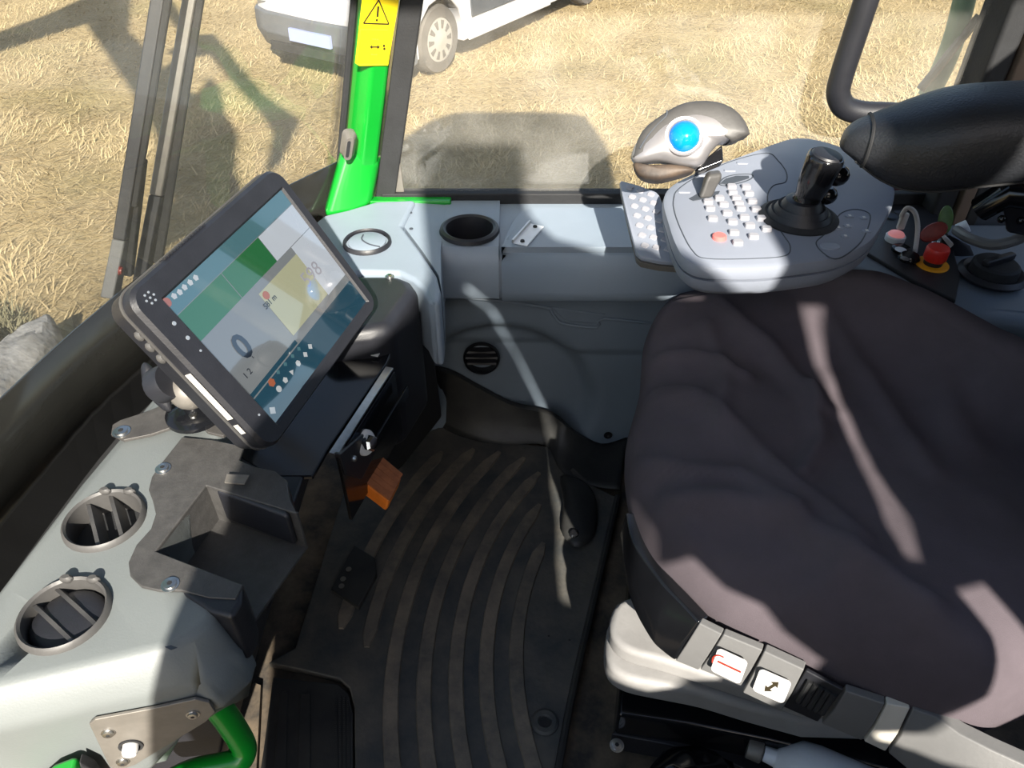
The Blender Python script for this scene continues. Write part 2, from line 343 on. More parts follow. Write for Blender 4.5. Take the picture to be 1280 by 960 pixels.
# side window
yw = 1.52
def wx(p, y=yw): return PY(p[0], p[1], y)
lean = .23
wl = lambda z: -.293 + lean * (z - .61)
win2 = MB().ext([V(wl(.60), yw, .60), V(.90, yw, .60), V(.90, yw, 1.97), V(wl(1.97), yw, 1.97)], (0, .005, 0)).build('window_2', 'glass', None, False); struct(win2, 'wide side window above the grey console')
fm = MB()
fm.ext([V(wl(.595), yw - .012, .595), V(wl(.595) + .042, yw - .012, .595), V(wl(1.97) + .042, yw - .012, 1.97), V(wl(1.97), yw - .012, 1.97)], (0, .03, 0)).build('window_seal', 'black_matte', win2, bevel=.003)
MB().box((.32, yw, .604), (1.2, .03, .026)).build('window_seal', 'black_matte', win2, bevel=.003)
MB().ext([PY(484, 240, yw - .004), PY(505, 240, yw - .004), PY(492, 150, yw - .004), PY(489, 147, yw - .004)], (0, .003, 0)).build('reflection_patch', 'grey_metal', win2, False)  # grey patch standing in for the floor reflected in the glass
# rear right pillar
pr = MB().ext([V(.885, 1.46, .3), V(.93, 1.46, .3), V(.93, 1.56, .3), V(.885, 1.56, .3)], (0, 0, 1.7)).build('trim_2', 'black_matte', None, bevel=.01); struct(pr, 'dark upright rear pillar beside the side window')
MB().ext([V(.932, 1.452, .3), V(.958, 1.452, .3), V(.958, 1.5, .3), V(.932, 1.5, .3)], (0, 0, 1.7)).build('edge_strip', 'brown_strip', pr, bevel=.004)
MB().ext([V(.96, 1.455, .3), V(.985, 1.455, .3), V(.985, 1.5, .3), V(.96, 1.5, .3)], (0, 0, 1.7)).build('edge_seal', 'black_matte', pr, bevel=.004)
wb = MB(); wb.ext([V(.985, 1.47, .3), V(1.47, 1.47, .3), V(1.47, 1.47, 1.03), V(.985, 1.47, 1.03)], (0, .05, 0))
wbo = wb.build('wall_right_rear', 'blue_dark', None, False); struct(wbo, 'dark blue-grey rear corner panel')
w3 = MB().ext([V(.985, 1.49, 1.03), V(1.47, 1.49, 1.03), V(1.47, 1.49, 1.97), V(.985, 1.49, 1.97)], (0, .005, 0)).build('window_3', 'glass', None, False); struct(w3, 'rear quarter window above the dark corner panel')
wre = MB().box((1.46, .62, .35), (.05, 1.75, .9)).build('wall_rear', 'lining', None); struct(wre, 'rear cab wall behind the seat')
# front right pillar (green)
def pil(px_pts, z): return [V(x + lean * (z - .61), y, z) for x, y in px_pts]
psec = [(-.298, 1.50), (-.298, 1.60), (-.37, 1.60), (-.392, 1.555), (-.352, 1.494), (-.328, 1.480)]
pz0, pz1 = .30, 1.97
pilo = MB().prism(pil(psec, pz0), pil(psec, pz1)).build('trim_1', 'green', None, bevel=.008); struct(pilo, 'bright green painted front corner pillar beside the side window')
ft = MB().prism([V(-.392, 1.42, .60), V(-.335, 1.440, .60), V(-.30, 1.475, .60), V(-.30, 1.55, .60), V(-.40, 1.50, .60)], [V(-.340, 1.486, .73), V(-.315, 1.484, .72), V(-.275, 1.50, .69), V(-.27, 1.55, .69), V(-.352, 1.52, .73)]).build('pillar_foot', 'green', pilo, bevel=.015)
MB().ext([V(-.36, 1.486, .598), V(-.13, 1.486, .598), V(-.13, 1.51, .598), V(-.36, 1.51, .598)], (0, 0, .012)).build('sill_lip', 'green', pilo, bevel=.003)
#SECTION2
# ================================================================== dashboard along the windscreen
ZD = .62
P2 = lambda l, z: [PZ(a, b, z) for a, b in l]
dash = thing('dashboard', 'pale grey moulded dashboard with round vents along the windscreen', 'dashboard', (-.42, .7, 0))
near0 = P2([(-70, 874), (0, 857), (112, 831), (180, 814), (212, 808), (240, 792), (262, 774), (272, 757)], .62)
near1 = P2([(-70, 932), (0, 915), (112, 887), (195, 871), (240, 859), (260, 852), (288, 813), (296, 775)], .575)
near1b = P2([(-70, 940), (0, 924), (112, 896), (197, 881), (244, 872), (272, 872), (303, 828), (303, 785)], .555)
near2 = [V(p.x, p.y + .004, z) for p, z in zip(near1b, (.38, .38, .40, .465, .505, .525, .50, .48))]
far_xy = [(-.37, .52), (-.40, .62), (-.40, .95), (-.38, 1.1), (-.47, 1.13)] + [(p.x, p.y) for p in P2([(205, 480), (100, 605), (0, 735), (-70, 828)], .62)]
def dring(nearp, z, infl=0): return list(nearp) + [V(x + infl * (1 if x > -.4 else -1), y, z) for x, y in far_xy]
body = MB().loft([dring(near0, .62), dring(near1, .575, .012), dring(near1b, .555, .014), dring(near2, .38, .014)]).build('body', 'dash_grey', dash, bevel=.009, seg=3)
v1 = PZ(131, 651, ZD); v2 = PZ(81, 769, ZD)
trp = P2([(259, 610), (196, 692), (305, 734), (372, 645)], ZD)
# apply bevel before cutting
def apply_mods(o):
    par = o.parent; o.parent = None; bpy.context.view_layer.update()
    me = bpy.data.meshes.new_from_object(o.evaluated_get(bpy.context.evaluated_depsgraph_get())); o.modifiers.clear(); o.data = me; o.parent = par
apply_mods(body)
cut(body, [MB().lathe([(.0435, -.06), (.0435, .05)], v1, UPZ, 36), MB().lathe([(.0435, -.06), (.0435, .05)], v2, UPZ, 36), MB().ext([p - V(0, 0, .075) for p in trp], (0, 0, .15))])
vt = ring_vent(dash, v1 + V(0, 0, .001), UPZ, .048, 2, .55, 'vent_grey', bm='vent_grey')
vt2 = ring_vent(dash, v2 + V(0, 0, .001), UPZ, .048, 2, .95, 'vent_grey', bm='vent_grey')
X, Y, Z = frame((.1, -.2, 1), (0, 1, 0))
MB().pillow([v2 + V(0, 0, -.012) + .040 * (V(1, 0, 0) * math.cos(a / 20 * 6.283) + V(0, 1, 0) * math.sin(a / 20 * 6.283)) for a in range(20)], (.12, -.1, 1), .010, .004).build('shutter_disc', 'black_plastic', vt2)
for (vv_, q) in ((vt, v1), (vt2, v2)):
    for a in (1.2, 1.9):
        MB().sphere(q + V(.045 * math.cos(a), .045 * math.sin(a), .007), (.008, .005, .006), 10).build('grip_tab', 'vent_grey', vv_)
# lower front corner plate and button
def face_pt(px, py): return PP(px, py, near1b[2], (near1b[3] - near1b[2]).cross(UPZ))
fN = (near1b[3] - near1b[2]).cross(UPZ).normalized()
plate = MB().ext([face_pt(*q) + fN * .002 for q in [(113, 899), (120, 893), (195, 879), (245, 868), (262, 872), (270, 884), (258, 896), (170, 950), (150, 957), (138, 952)]], fN * .004).build('cover_plate', 'grey_metal', dash, bevel=.001)
for q in ((137, 909), (242, 886), (155, 945)): bolt(plate, face_pt(*q) + fN * .006, fN, .0055)
bu = MB().lathe([(.013, 0), (.013, .002), (.010, .002), (.0095, -.003)], face_pt(165, 925) + fN * .006, fN, 24).build('bezel', 'black_matte', plate)
MB().lathe([(.0085, 0), (.0085, .010), (.007, .013), (.003, .014)], face_pt(165, 925) + fN * .004, fN, 24).build('push_button', 'white', plate)
MB().ext(P2([(206, 809), (214, 807), (222, 810), (214, 813)], .622), (0, 0, .001)).build('plug', 'seam_dark', dash)
MB().pillow([face_pt(a, b) - fN * .05 for a, b in [(140, 968), (185, 930), (222, 904), (236, 912), (232, 940), (205, 985), (150, 1000)]], fN, .03, .05, 5, 3).build('lower_pod', 'dash_grey', dash)
# storage tray with black surround
tray = thing('storage_tray', 'black metal storage tray bolted onto the pale grey dashboard', 'tray', PZ(260, 680, ZD))
outl = [(229, 549), (268, 553), (306, 561), (300, 578), (318, 586), (345, 592), (360, 604), (362, 625), (372, 645), (259, 610), (196, 692), (305, 734), (296, 752), (262, 750), (228, 741), (200, 741), (178, 736), (164, 722), (162, 706), (172, 684), (190, 664), (196, 645), (192, 628), (187, 615), (191, 599), (206, 578)]
MB().ext(P2(outl, ZD + .001), (0, 0, .005)).build('surround', 'tray_black', tray, bevel=.0015)
tb = [p + V(0, 0, .004) for p in trp]; td = [V(p.x, p.y, ZD - .062) for p in trp]; td2 = [V(p.x, p.y, ZD - .066) for p in trp]
MB().prism(td2, td).build('tray_floor', 'tray_black', tray)
for i in (0, 1, 3):
    a, b = tb[i], tb[(i + 1) % 4]; n_ = (b - a).cross(UPZ).normalized() * .003
    if i == 3: pass
    MB().prism([td2[i], td2[(i + 1) % 4], td2[(i + 1) % 4] + n_, td2[i] + n_], [a, b, b + n_, a + n_]).build('tray_wall', 'tray_black', tray)
# rounded hoods at the far and near end of the tray
h0 = P2([(296, 585), (322, 588), (348, 594), (361, 606), (364, 630), (360, 646), (268, 612)], ZD + .004)
MB().prism([p - V(0, 0, .06) for p in h0], h0).build('end_block', 'black_plastic', tray, bevel=.006, seg=3)
h1 = P2([(222, 703), (270, 720), (304, 733), (302, 752), (290, 772), (262, 764), (228, 742)], ZD + .004)
MB().prism([p - V(0, 0, .09) for p in h1], h1).build('end_block', 'black_plastic', tray, bevel=.006, seg=3)
for q in ((204, 586), (213, 731)): bolt(tray, PZ(q[0], q[1], ZD + .006), UPZ, .0075)
MB().ext(P2([(281, 604), (284, 594), (312, 595), (306, 606)], ZD + .012), (0, 0, .002)).build('catch', 'grey_metal', tray)
# black lower facings of the dash
fc = MB()
fc.prism([V(-.50, .45, .0), V(-.50, .98, .0), V(-.60, .98, 0), V(-.60, .45, 0)], [V(-.31, .50, .555), V(-.285, .90, .555), V(-.56, .90, .555), V(-.56, .50, .555)])
fco = fc.build('kick_panel', 'black_plastic', dash, bevel=.006)
bolt(dash, PX(307, 804, -.318), (1, 0, .1), .006, 'black_gloss')
# ---- column cover and bracket beside the monitor
cov = thing('column_cover', 'black rounded cover at the dashboard end beside the monitor', 'cover', PZ(470, 400, .4))
ct = P2([(372, 372), (440, 341), (497, 341), (514, 348), (524, 360), (488, 408), (462, 414), (400, 420)], .612)
MB().prism([V(p.x, p.y, .33) for p in ct], ct).build('housing', 'black_plastic', cov, bevel=.022, seg=5)
bolt(cov, PZ(487, 346, .612), UPZ, .006)
side = P2([(524, 360), (538, 376), (541, 412), (500, 470), (428, 540), (482, 412)], .5)
MB().prism([PZ(520, 366, .33) - UPZ * .25, PZ(545, 420, .33) - UPZ * .25, PZ(490, 480, .33) - UPZ * .25, PZ(440, 520, .33) - UPZ * .25], [PZ(516, 352, .58), PZ(536, 378, .54), PZ(482, 445, .54), PZ(432, 500, .54)]).build('side_panel', 'black_matte', cov, bevel=.01)
brk = thing('pedal_bracket', 'black folded steel bracket with bare metal edge under the monitor', 'bracket', PZ(430, 540, .3))
MB().ext(P2([(300, 575), (400, 455), (470, 408), (497, 424), (484, 458), (411, 566), (392, 600), (340, 600)], .548), (0, 0, .008)).build('top_plate', 'black_gloss', brk, bevel=.002)
e0, e1 = PZ(412, 567, .556), PZ(483, 459, .556); dv = (e1 - e0).normalized(); nv = dv.cross(UPZ).normalized()
MB().box((e0 + e1) / 2 + nv * .006, (.014, (e1 - e0).length, .004), (nv, dv, UPZ)).build('bare_edge', 'steel', brk, bevel=.001)
MB().box((e0 + e1) / 2 + nv * .012 - UPZ * .075, (.006, (e1 - e0).length, .14), (nv, dv, UPZ)).build('web_plate', 'black_gloss', brk, bevel=.001)
MB().box((e0 + e1) / 2 + nv * .03 - UPZ * .05 + dv * .05, (.004, (e1 - e0).length * .6, .02), (nv, dv, UPZ)).build('rail', 'black_gloss', brk, bevel=.001)
MB().box(PZ(474, 434, .562), (.016, .05, .002), (nv, dv, UPZ)).build('label_strip', 'white', brk, False)
MB().box(PZ(459, 430, .57), (.035, .03, .03), (nv, dv, UPZ)).build('connector', 'black_gloss', brk, bevel=.003)
wpl = lambda a, b, h=.016: PP(a, b, e0 + nv * h, nv)
bc = wpl(455, 553); bn = (nv + V(0, -.25, .35)).normalized()
MB().lathe([(.021, 0), (.021, .004), (.0195, .006), (.013, .0065)], bc, bn, 28).build('washer', 'white', brk)
MB().lathe([(.0135, .005), (.0135, .017), (.010, .021), (.003, .022)], bc, bn, 6).build('pivot_bolt', 'chrome', brk)
MB().lathe([(.005, 0), (.005, .006), (.002, .008)], wpl(440, 573), bn, 12).build('bolt', 'steel', brk)
MB().ext([wpl(a, b, .006) for a, b in [(416, 566), (446, 540), (464, 560), (444, 598), (424, 592)]], nv * .012).build('pivot_plate', 'black_plastic', brk, bevel=.003)
ped = thing('foot_pedal', 'orange foot pedal with ribbed brown tread above the mat', 'pedal', PX(470, 595, -.24))
po = PX(470, 595, -.225); pn = V(.30, -.02, .95).normalized(); pq = [PP(a, b, po, pn) for a, b in [(464, 561), (503, 594), (487, 627), (441, 592)]]
MB().ext(pq, -pn * .030).build('pedal_body', 'orange', ped, bevel=.006)
MB().prism([pq[0] - pn * .01, pq[0] - pn * .03, (pq[3] + pq[0]) / 2 - pn * .03, (pq[3] + pq[0]) / 2 - pn * .01], [q + V(-.04, .03, .02) for q in [pq[0] - pn * .01, pq[0] - pn * .03, (pq[3] + pq[0]) / 2 - pn * .03, (pq[3] + pq[0]) / 2 - pn * .01]]).build('pedal_arm', 'black_plastic', ped, bevel=.003)
for k in range(5):
    t = .1 + .2 * k; a = pq[3].lerp(pq[0], t); b = pq[2].lerp(pq[1], t); u = (pq[0] - pq[3]) * .092
    MB().ext([a - u, a + u, b + u, b - u], pn * .004).build('tread_rib', 'orange_pad', ped, bevel=.001)
# ================================================================== right-hand console
con = thing('side_console', 'blue-grey moulded side console running below the side window', 'console', (.2, 1.4, .3))
def cprof(x, dz=0, g=0): return [V(x, 1.508, .45), V(x, 1.508, .602 + dz), V(x, 1.345 - g, .602 + dz), V(x, 1.318 - g, .597 + dz), V(x, 1.302 - g, .583 + dz), V(x, 1.294 - g, .56), V(x, 1.288 - g, .515), V(x, 1.293 - g, .492), V(x, 1.31 - g, .48), V(x, 1.42, .475), V(x, 1.42, .45)]
cup = MB().loft([cprof(-.142), cprof(-.026)]).build('cup_section', 'console_grey', con, angle=50)
cc = PZ(587, 288, .602)
cut(cup, [MB().lathe([(.050, -.16), (.050, .1)], cc, UPZ, 40)])
ch = MB().lathe([(.043, -.12), (.046, -.004), (.048, .006), (.053, .009), (.059, .006), (.061, -.001)], cc, UPZ, 44, caps=False).build('cup_holder', 'trim_grey', con)
bpy.data.objects[ch.name].data.materials[0] = M['black_plastic']
MB().lathe([(.044, -.122), (.044, -.117)], cc, UPZ, 30).build('cup_floor', 'black_matte', ch)
MB().loft([cprof(-.0275, -.008, -.004), cprof(.62, -.008, -.004)]).build('rear_section', 'console_grey', con, angle=50)
lidp = [PZ(a, b, .6) for a, b in curve([V(628, 318, 0), V(632, 300, 0), V(645, 274, 0), V(662, 263, 0), V(690, 261, 0)], 4) for a, b in [(a, b)]] if False else [PZ(p.x, p.y, .6) for p in curve([V(627, 318, 0), V(632, 300, 0), V(645, 275, 0), V(664, 264, 0), V(700, 263, 0)], 4)]
yl = lidp[-1].y
lidtop = lidp + [V(.56, yl, .6), V(.56, 1.30, .6), V(lidp[0].x, 1.30, .6)]
MB().prism([p - V(0, 0, .01) for p in lidtop], [p + V(0, 0, .006) for p in lidtop]).build('lid', 'console_grey', con, bevel=.005, seg=3)
rows = [cprof(lidp[0].x, .004, .006)[3:9], cprof(.60, .004, .006)[3:9]]
MB().loft(rows, caps=False, closed=False).build('lid_front', 'console_grey', con, angle=60, solid=.004)
# metal clip on the lid
X = (PZ(675, 277, .608) - PZ(648, 308, .608)).normalized(); Yc = UPZ.cross(X); kc = PZ(661, 294, .607)
clip = MB().box(kc + UPZ * .001, (.085, .030, .003), (X, Yc, UPZ)).build('clip_plate', 'white_soft', con, bevel=.001)
MB().box(kc + Yc * .016 + UPZ * .005, (.088, .004, .008), (X, Yc, UPZ)).build('clip_edge', 'steel', clip, bevel=.001)
for s_ in (-1, 1): MB().lathe([(.0045, 0), (.004, .003), (.001, .0035)], kc + X * .032 * s_ + UPZ * .0025, UPZ, 12).build('rivet', 'black_matte', clip)
# corner section by the pillar
ctop = [PZ(a, b, .615) for a, b in [(330, 330), (375, 292), (405, 268), (432, 262), (470, 251), (520, 249), (503, 282), (527, 314), (546, 343), (551, 362), (549, 378), (536, 376), (528, 360), (515, 348), (498, 340), (450, 339), (420, 350), (385, 375)]]
MB().prism([V(p.x, p.y, .47) for p in ctop], ctop).build('corner_section', 'console_grey', con, bevel=.01, seg=3)
ctop2 = [PZ(a, b, .606) for a, b in [(560, 248), (520, 248), (505, 283), (529, 315), (548, 344), (552, 364)]] + [V(-.138, 1.30, .60), V(-.138, 1.505, .60)]
MB().prism([V(p.x, p.y, .47) for p in ctop2], ctop2).build('cup_section_flank', 'console_grey', con, bevel=.006, seg=3)
dv_ = ring_vent(con, PZ(459, 303, .617), UPZ, .046, 0, 0, 'black_plastic')
MB().lathe([(.036, -.002), (.036, .003), (.034, .004)], PZ(459, 303, .617), UPZ, 32).build('vent_disc', 'console_grey', dv_)
dp = PZ(459, 303, .622)
MB().tube([dp + V(-.012, .030, 0), dp + V(-.012, .012, 0), dp + V(.004, -.006, 0), dp + V(.026, -.016, 0)], .0014, 6, 5).build('finger_groove', 'seam_dark', dv_)
for q in ((513, 266), (514, 286)): MB().lathe([(.004, 0), (.004, .001)], PZ(q[0], q[1], .608), UPZ, 12).build('screw_hole', 'seam_dark', con)
# panel seam and recessed finger pull on the lower wall
wy = 1.372
sp = [(540, 374), (600, 372), (640, 377), (690, 384), (698, 400), (706, 404), (744, 407), (752, 400), (758, 395), (830, 404)]
sw = MB().tube([PY(a, b, wy - .008) for a, b in [(540, 376), (560, 371), (605, 374), (650, 379), (689, 385)]], .005, 8, 3).build('panel_rib', 'panel_grey', wr)
pull = MB().ext([PY(a, b, wy - .012) for a, b in [(688, 384), (758, 393), (748, 406), (706, 402)]], (0, .02, 0)).build('finger_pull', 'panel_grey', wr, bevel=.004)
MB().tube([PY(a, b, wy - .010) for a, b in [(687, 386), (696, 399), (706, 405), (746, 409), (755, 398), (835, 407)]], .004, 8, 3).build('panel_rib', 'panel_grey', wr)
#SECTION3
# ================================================================== floor mats
ZM = .012
fmat = thing('floor_mat', 'large black ribbed rubber floor mat with upturned far edge', 'floor mat', (.0, 1.0, 0))
mo = P2([(690, 1010), (700, 950), (717, 860), (742, 752), (772, 622), (740, 606), (690, 558), (595, 551), (520, 512), (470, 492)], ZM) + [V(-.40, 1.12, ZM), V(-.42, .80, ZM)] + P2([(335, 828), (382, 838), (424, 848), (437, 860), (443, 885), (444, 1010)], ZM)
MB().prism([V(p.x, p.y, -.008) for p in mo], mo).build('mat_base', 'rubber', fmat, bevel=.003)
rc = V(.68, .77, 0)
for k, R_ in enumerate([.672, .729, .786, .845, .905, .962, 1.02]):
    hw = .0155; y1 = [1.05, 1.16, 1.26, 1.31, 1.33, 1.34, 1.33][k]; y0 = [.5, .5, .5, .5, .5, .80, .84][k]
    a0 = math.asin((y0 - rc.y) / R_); a1 = math.asin(min(.95, (y1 - rc.y) / R_)); lo = []; n_ = 18; rr = []
    for i in range(n_ + 1):
        a = a0 + (a1 - a0) * i / n_; d = V(-math.cos(a), math.sin(a), 0); c = rc + d * R_; w_ = hw * (.35 if i in (0, n_) else 1)
        rr.append([c - d * w_ + UPZ * (ZM - .002), c - d * w_ * .8 + UPZ * (ZM + .005), c + d * w_ * .8 + UPZ * (ZM + .005), c + d * w_ + UPZ * (ZM - .002)])
    MB().loft(rr).build('rib', 'rubber_rib', fmat, angle=25)
# raised edge bead and upturned flange
edge = P2([(690, 1010), (700, 950), (717, 860), (742, 752), (772, 622)], ZM)
MB().tube([p + UPZ * .004 for p in edge], .007, 8, 4).build('edge_bead', 'rubber_black', fmat)
fb = [(470, 500), (520, 513), (560, 538), (595, 551), (640, 556), (682, 557), (702, 590), (740, 607), (775, 612)]
ft_ = [(486, 474), (522, 462), (560, 466), (600, 487), (640, 507), (690, 520), (718, 543), (752, 560), (784, 552)]
b0 = curve([PZ(a, b, ZM) for a, b in fb], 4); t0 = curve([PY(a, b, y) for (a, b), y in zip(ft_, (1.36, 1.405, 1.405, 1.405, 1.40, 1.372, 1.362, 1.362, 1.36))], 4)
rr = [b0, [a.lerp(b, .12) + V(0, .008, -.004) for a, b in zip(b0, t0)], [a.lerp(b, .55) + V(0, .012, -.004) for a, b in zip(b0, t0)], t0, [p + V(0, .012, .002) for p in t0]]
MB().loft(rr, caps=False, closed=False).build('upturned_edge', 'rubber_black', fmat, angle=60, solid=.004)
dc = PZ(681, 903, ZM)
MB().lathe([(.009, -.002), (.0105, .003), (.0125, .0055), (.020, .006), (.0245, .003), (.026, -.002)], dc, UPZ, 30, caps=False).build('drain_ring', 'rubber', fmat)
MB().lathe([(.0095, .0005), (.0095, .0015)], dc, UPZ, 20).build('drain_hole', 'black_matte', fmat)
MB().pillow([PZ(a, b, ZM + .01) for a, b in curve([V(704, 600, 0), V(722, 598, 0), V(742, 616, 0), V(747, 650, 0), V(738, 676, 0), V(718, 684, 0), V(702, 668, 0), V(706, 636, 0)], 3, True) for a, b in [(a, b)]] if False else [PZ(p.x, p.y, ZM + .01) for p in curve([V(700, 596, 0), V(722, 598, 0), V(742, 616, 0), V(747, 650, 0), V(738, 676, 0), V(718, 684, 0), V(702, 664, 0), V(704, 630, 0)], 3, True)], UPZ, .02, .008).build('heel_pad', 'rubber_black', fmat)
MB().lathe([(.011, 0), (.011, .008), (.007, .012)], PZ(717, 668, .03), (0, -.3, 1), 16).build('stud', 'black_gloss', fmat)
for q in ((686, 795), (712, 800), (521, 697), (571, 816), (603, 640)):
    MB().sphere(PZ(q[0], q[1], ZM + .001), (.003, .002, .001), 6).build('grit', 'rock' if q[0] < 620 else 'black_matte', fmat)
sp_ = thing('pedal_stop', 'small worn steel pedal stop plate lying on the mat', 'plate', PZ(443, 720, ZM))
sq = P2([(443, 680), (469, 697), (471, 717), (448, 759), (413, 736)], .024)
MB().prism([p - V(0, 0, .016) for p in sq], sq).build('plate', 'rubber_black', sp_, bevel=.003)
for q in ((436, 712), (429, 724), (427, 733)): MB().lathe([(.0045, 0), (.006, .001), (.006, .0018), (.003, .0018)], PZ(q[0], q[1], .024), UPZ, 14).build('rivet', 'grey_metal', sp_)
em = thing('entry_mat', 'smaller black textured rubber mat nearer the green rail', 'floor mat', PZ(390, 910, 0))
mo2 = P2([(341, 846), (424, 855), (436, 868), (441, 890), (442, 1010), (318, 1010), (330, 930)], .010)
MB().prism([V(p.x, p.y, -.008) for p in mo2], mo2).build('mat_base', 'rubber_black', em, bevel=.003)
for q in ([(375, 868), (388, 868), (388, 1000), (372, 1000)], [(349, 866), (360, 864), (358, 1000), (341, 1000)]):
    b = P2(q, .010); MB().ext(b, (0, 0, .004)).build('rib', 'rubber_black', em, bevel=.002)
for i in range(44):
    for j in range(3):
        if random.random() < .9:
            pass
nub = MB()
for i in range(46):
    for j in range(4):
        c = PZ(420 + j * 5.2 + i * .02, 872 + i * 2.6, .0105); nub.box(c, (.0035, .0035, .003))
nb = nub.build('grip_nubs', 'rubber_black', em, False); nb['kind'] = 'stuff'
tp = thing('tread_plate', 'tan dusty floor hatch plate between green rail and mat', 'plate', PZ(310, 900, 0))
hp = P2([(318, 853), (326, 856), (318, 1010), (225, 1010), (250, 940), (285, 880)], .004)
MB().prism([V(p.x, p.y, -.008) for p in hp], hp).build('plate', 'floor_dirt', tp, bevel=.001)
# ================================================================== monitor
mc = V(-.314, .856, .778); mX = V(.296, .954, .049).normalized(); mN = V(.813, -.278, .511); mN = (mN - mX * mN.dot(mX)).normalized(); mY = mN.cross(mX)
SW, SH = .27, .2025
mon = thing('monitor', 'chunky dark touchscreen monitor mounted over the dashboard', 'monitor', mc - mY * .12 - mN * .05)
def scr(px, py): d = PP(px, py, mc, mN) - mc; return d.dot(mX), d.dot(mY)
def onm(u, v, h=0): return mc + mX * u + mY * v + mN * h
oc = [scr(*q) for q in ((150, 366), (346, 209), (477, 386), (331, 563))]
L_ = (oc[0][0] + oc[3][0]) / 2; R2 = (oc[1][0] + oc[2][0]) / 2; T_ = (oc[0][1] + oc[1][1]) / 2; B_ = (oc[2][1] + oc[3][1]) / 2
def rr_uv(l, r, t, b, rad, h, n=6):
    return rrect(onm((l + r) / 2, (t + b) / 2, h), mX, mY, r - l, t - b, rad, n)
hous = MB().loft([rr_uv(L_ + .012, R2 - .012, T_ - .012, B_ + .012, .018, -.055), rr_uv(L_ + .002, R2 - .002, T_ - .002, B_ + .002, .022, -.047), rr_uv(L_, R2, T_, B_, .024, -.020), rr_uv(L_, R2, T_, B_, .024, -.004), rr_uv(L_ + .004, R2 - .004, T_ - .004, B_ + .004, .021, .003)])
# front bezel ring
def ring(mb, o1, i1): n = len(o1); mb.add(o1 + i1, [[k, (k + 1) % n, n + (k + 1) % n, n + k] for k in range(n)]); return mb
hb = MB().loft([rr_uv(L_ + .02, R2 - .02, T_ - .02, B_ + .02, .018, -.060), rr_uv(L_ + .004, R2 - .004, T_ - .004, B_ + .004, .022, -.050), rr_uv(L_, R2, T_, B_, .024, -.022)]).build('back_shell', 'black_plastic', mon, angle=40)
bz = [rr_uv(L_, R2, T_, B_, .024, -.022), rr_uv(L_, R2, T_, B_, .024, -.003), rr_uv(L_ + .004, R2 - .004, T_ - .004, B_ + .004, .021, .003), rr_uv(-SW / 2 - .003, SW / 2 + .003, SH / 2 + .003, -SH / 2 - .003, .002, .0025), rr_uv(-SW / 2, SW / 2, SH / 2, -SH / 2, .0015, -.001)]
MB().loft(bz, caps=False).build('bezel', 'black_plastic', mon, angle=30)
MB().loft([rr_uv(L_ - .0015, R2 + .0015, T_ + .0015, B_ - .0015, .025, -.022), rr_uv(L_ - .0015, R2 + .0015, T_ + .0015, B_ - .0015, .025, -.018)]).build('rim_strip', 'vent_grey', mon, angle=30)
scn_o = MB().ext([onm(-SW / 2, -SH / 2, -.0012), onm(SW / 2, -SH / 2, -.0012), onm(SW / 2, SH / 2, -.0012), onm(-SW / 2, SH / 2, -.0012)], -mN * .002).build('screen', 's_grey', mon, False)
def sq_(pts, m, name, h): return MB().ext([onm(*scr(*p), -.0012 + h) for p in pts], mN * .0001).build(name, m, scn_o, False)
def clampuv(u, v): return max(-SW / 2, min(SW / 2, u)), max(-SH / 2, min(SH / 2, v))
def rect(u0, u1, v0, v1, m, name, h):
    f_ = lambda u, v: onm(-SW / 2 + SW * u, SH / 2 - SH * v, -.0012 + h)
    return MB().ext([f_(u0, v1), f_(u1, v1), f_(u1, v0), f_(u0, v0)], mN * .0001).build(name, m, scn_o, False)
def uvp(u, v, h=.0008): return onm(-SW / 2 + SW * u, SH / 2 - SH * v, -.0012 + h)
def PU(px, py): u, v = scr(px, py); return (u + SW / 2) / SW, (SH / 2 - v) / SH
rect(0, 1, 0, .115, 's_teal', 'status_bar', .0003)
rect(0, .335, .12, .315, 's_green', 'green_tile', .0003)
rect(.34, .66, .12, .315, 's_green', 'green_tile', .0003)
rect(.665, 1, .12, .315, 's_glare', 'glare_tile', .0003)  # pale emissive area standing in for sky reflected on the screen
a = PU(301, 378); b = PU(349, 432); c_ = PU(383, 390)
rect(.44, 1, .315, a[1] if a[1] > .33 else .36, 's_grey', 'divider', .0003)
rect(.43, .80, .375, .73, 's_cream', 'cream_tile', .0004)
rect(.80, 1, .32, .74, 's_glare', 'glare_tile', .0004)  # more of the painted sky reflection, down the right side
rect(.0, 1, .795, 1.0, 's_bar', 'menu_bar', .0003)
rect(.0, .42, .755, .785, 's_bar', 'slider', .0004)
u, v = PU(304, 434); text('0', uvp(u, v), mX, mY, .046, 's_ink', scn_o, 'lettering', .0001, .0012)
u, v = PU(390, 343); text('598', uvp(u, v), mX, mY, .030, 's_faint', scn_o, 'lettering', .0001)
u, v = PU(338, 377); text('581 m', uvp(u, v), mX, mY, .011, 's_ink', scn_o, 'lettering', .0001, .0002)
u, v = PU(310, 467); text('1 2', uvp(u, v), mX, mY, .012, 's_ink', scn_o, 'lettering', .0001)
u, v = PU(316, 446); text('s', uvp(u, v), mX, mY, .007, 's_ink', scn_o, 'lettering', .0001)
def dot(px, py, r, m, name='icon', n=10, par=None, h=.0007):
    u, v = PU(px, py); MB().lathe([(r, 0), (r, .0002)], uvp(u, v, h), mN, n).build(name, m, par or scn_o, False)
for q in ((218, 370), (225, 365), (231, 359), (238, 353), (245, 347)): dot(q[0], q[1], .0042, 's_icon', n=5)
dot(209, 378, .006, 's_red')
dot(333, 369, .006, 's_red')
for i, q in enumerate(((349, 486), (357, 475), (365, 465), (373, 454), (382, 443), (388, 433))): dot(q[0], q[1], .0045, 's_icon', n=(12, 5, 3, 6, 4, 4)[i])
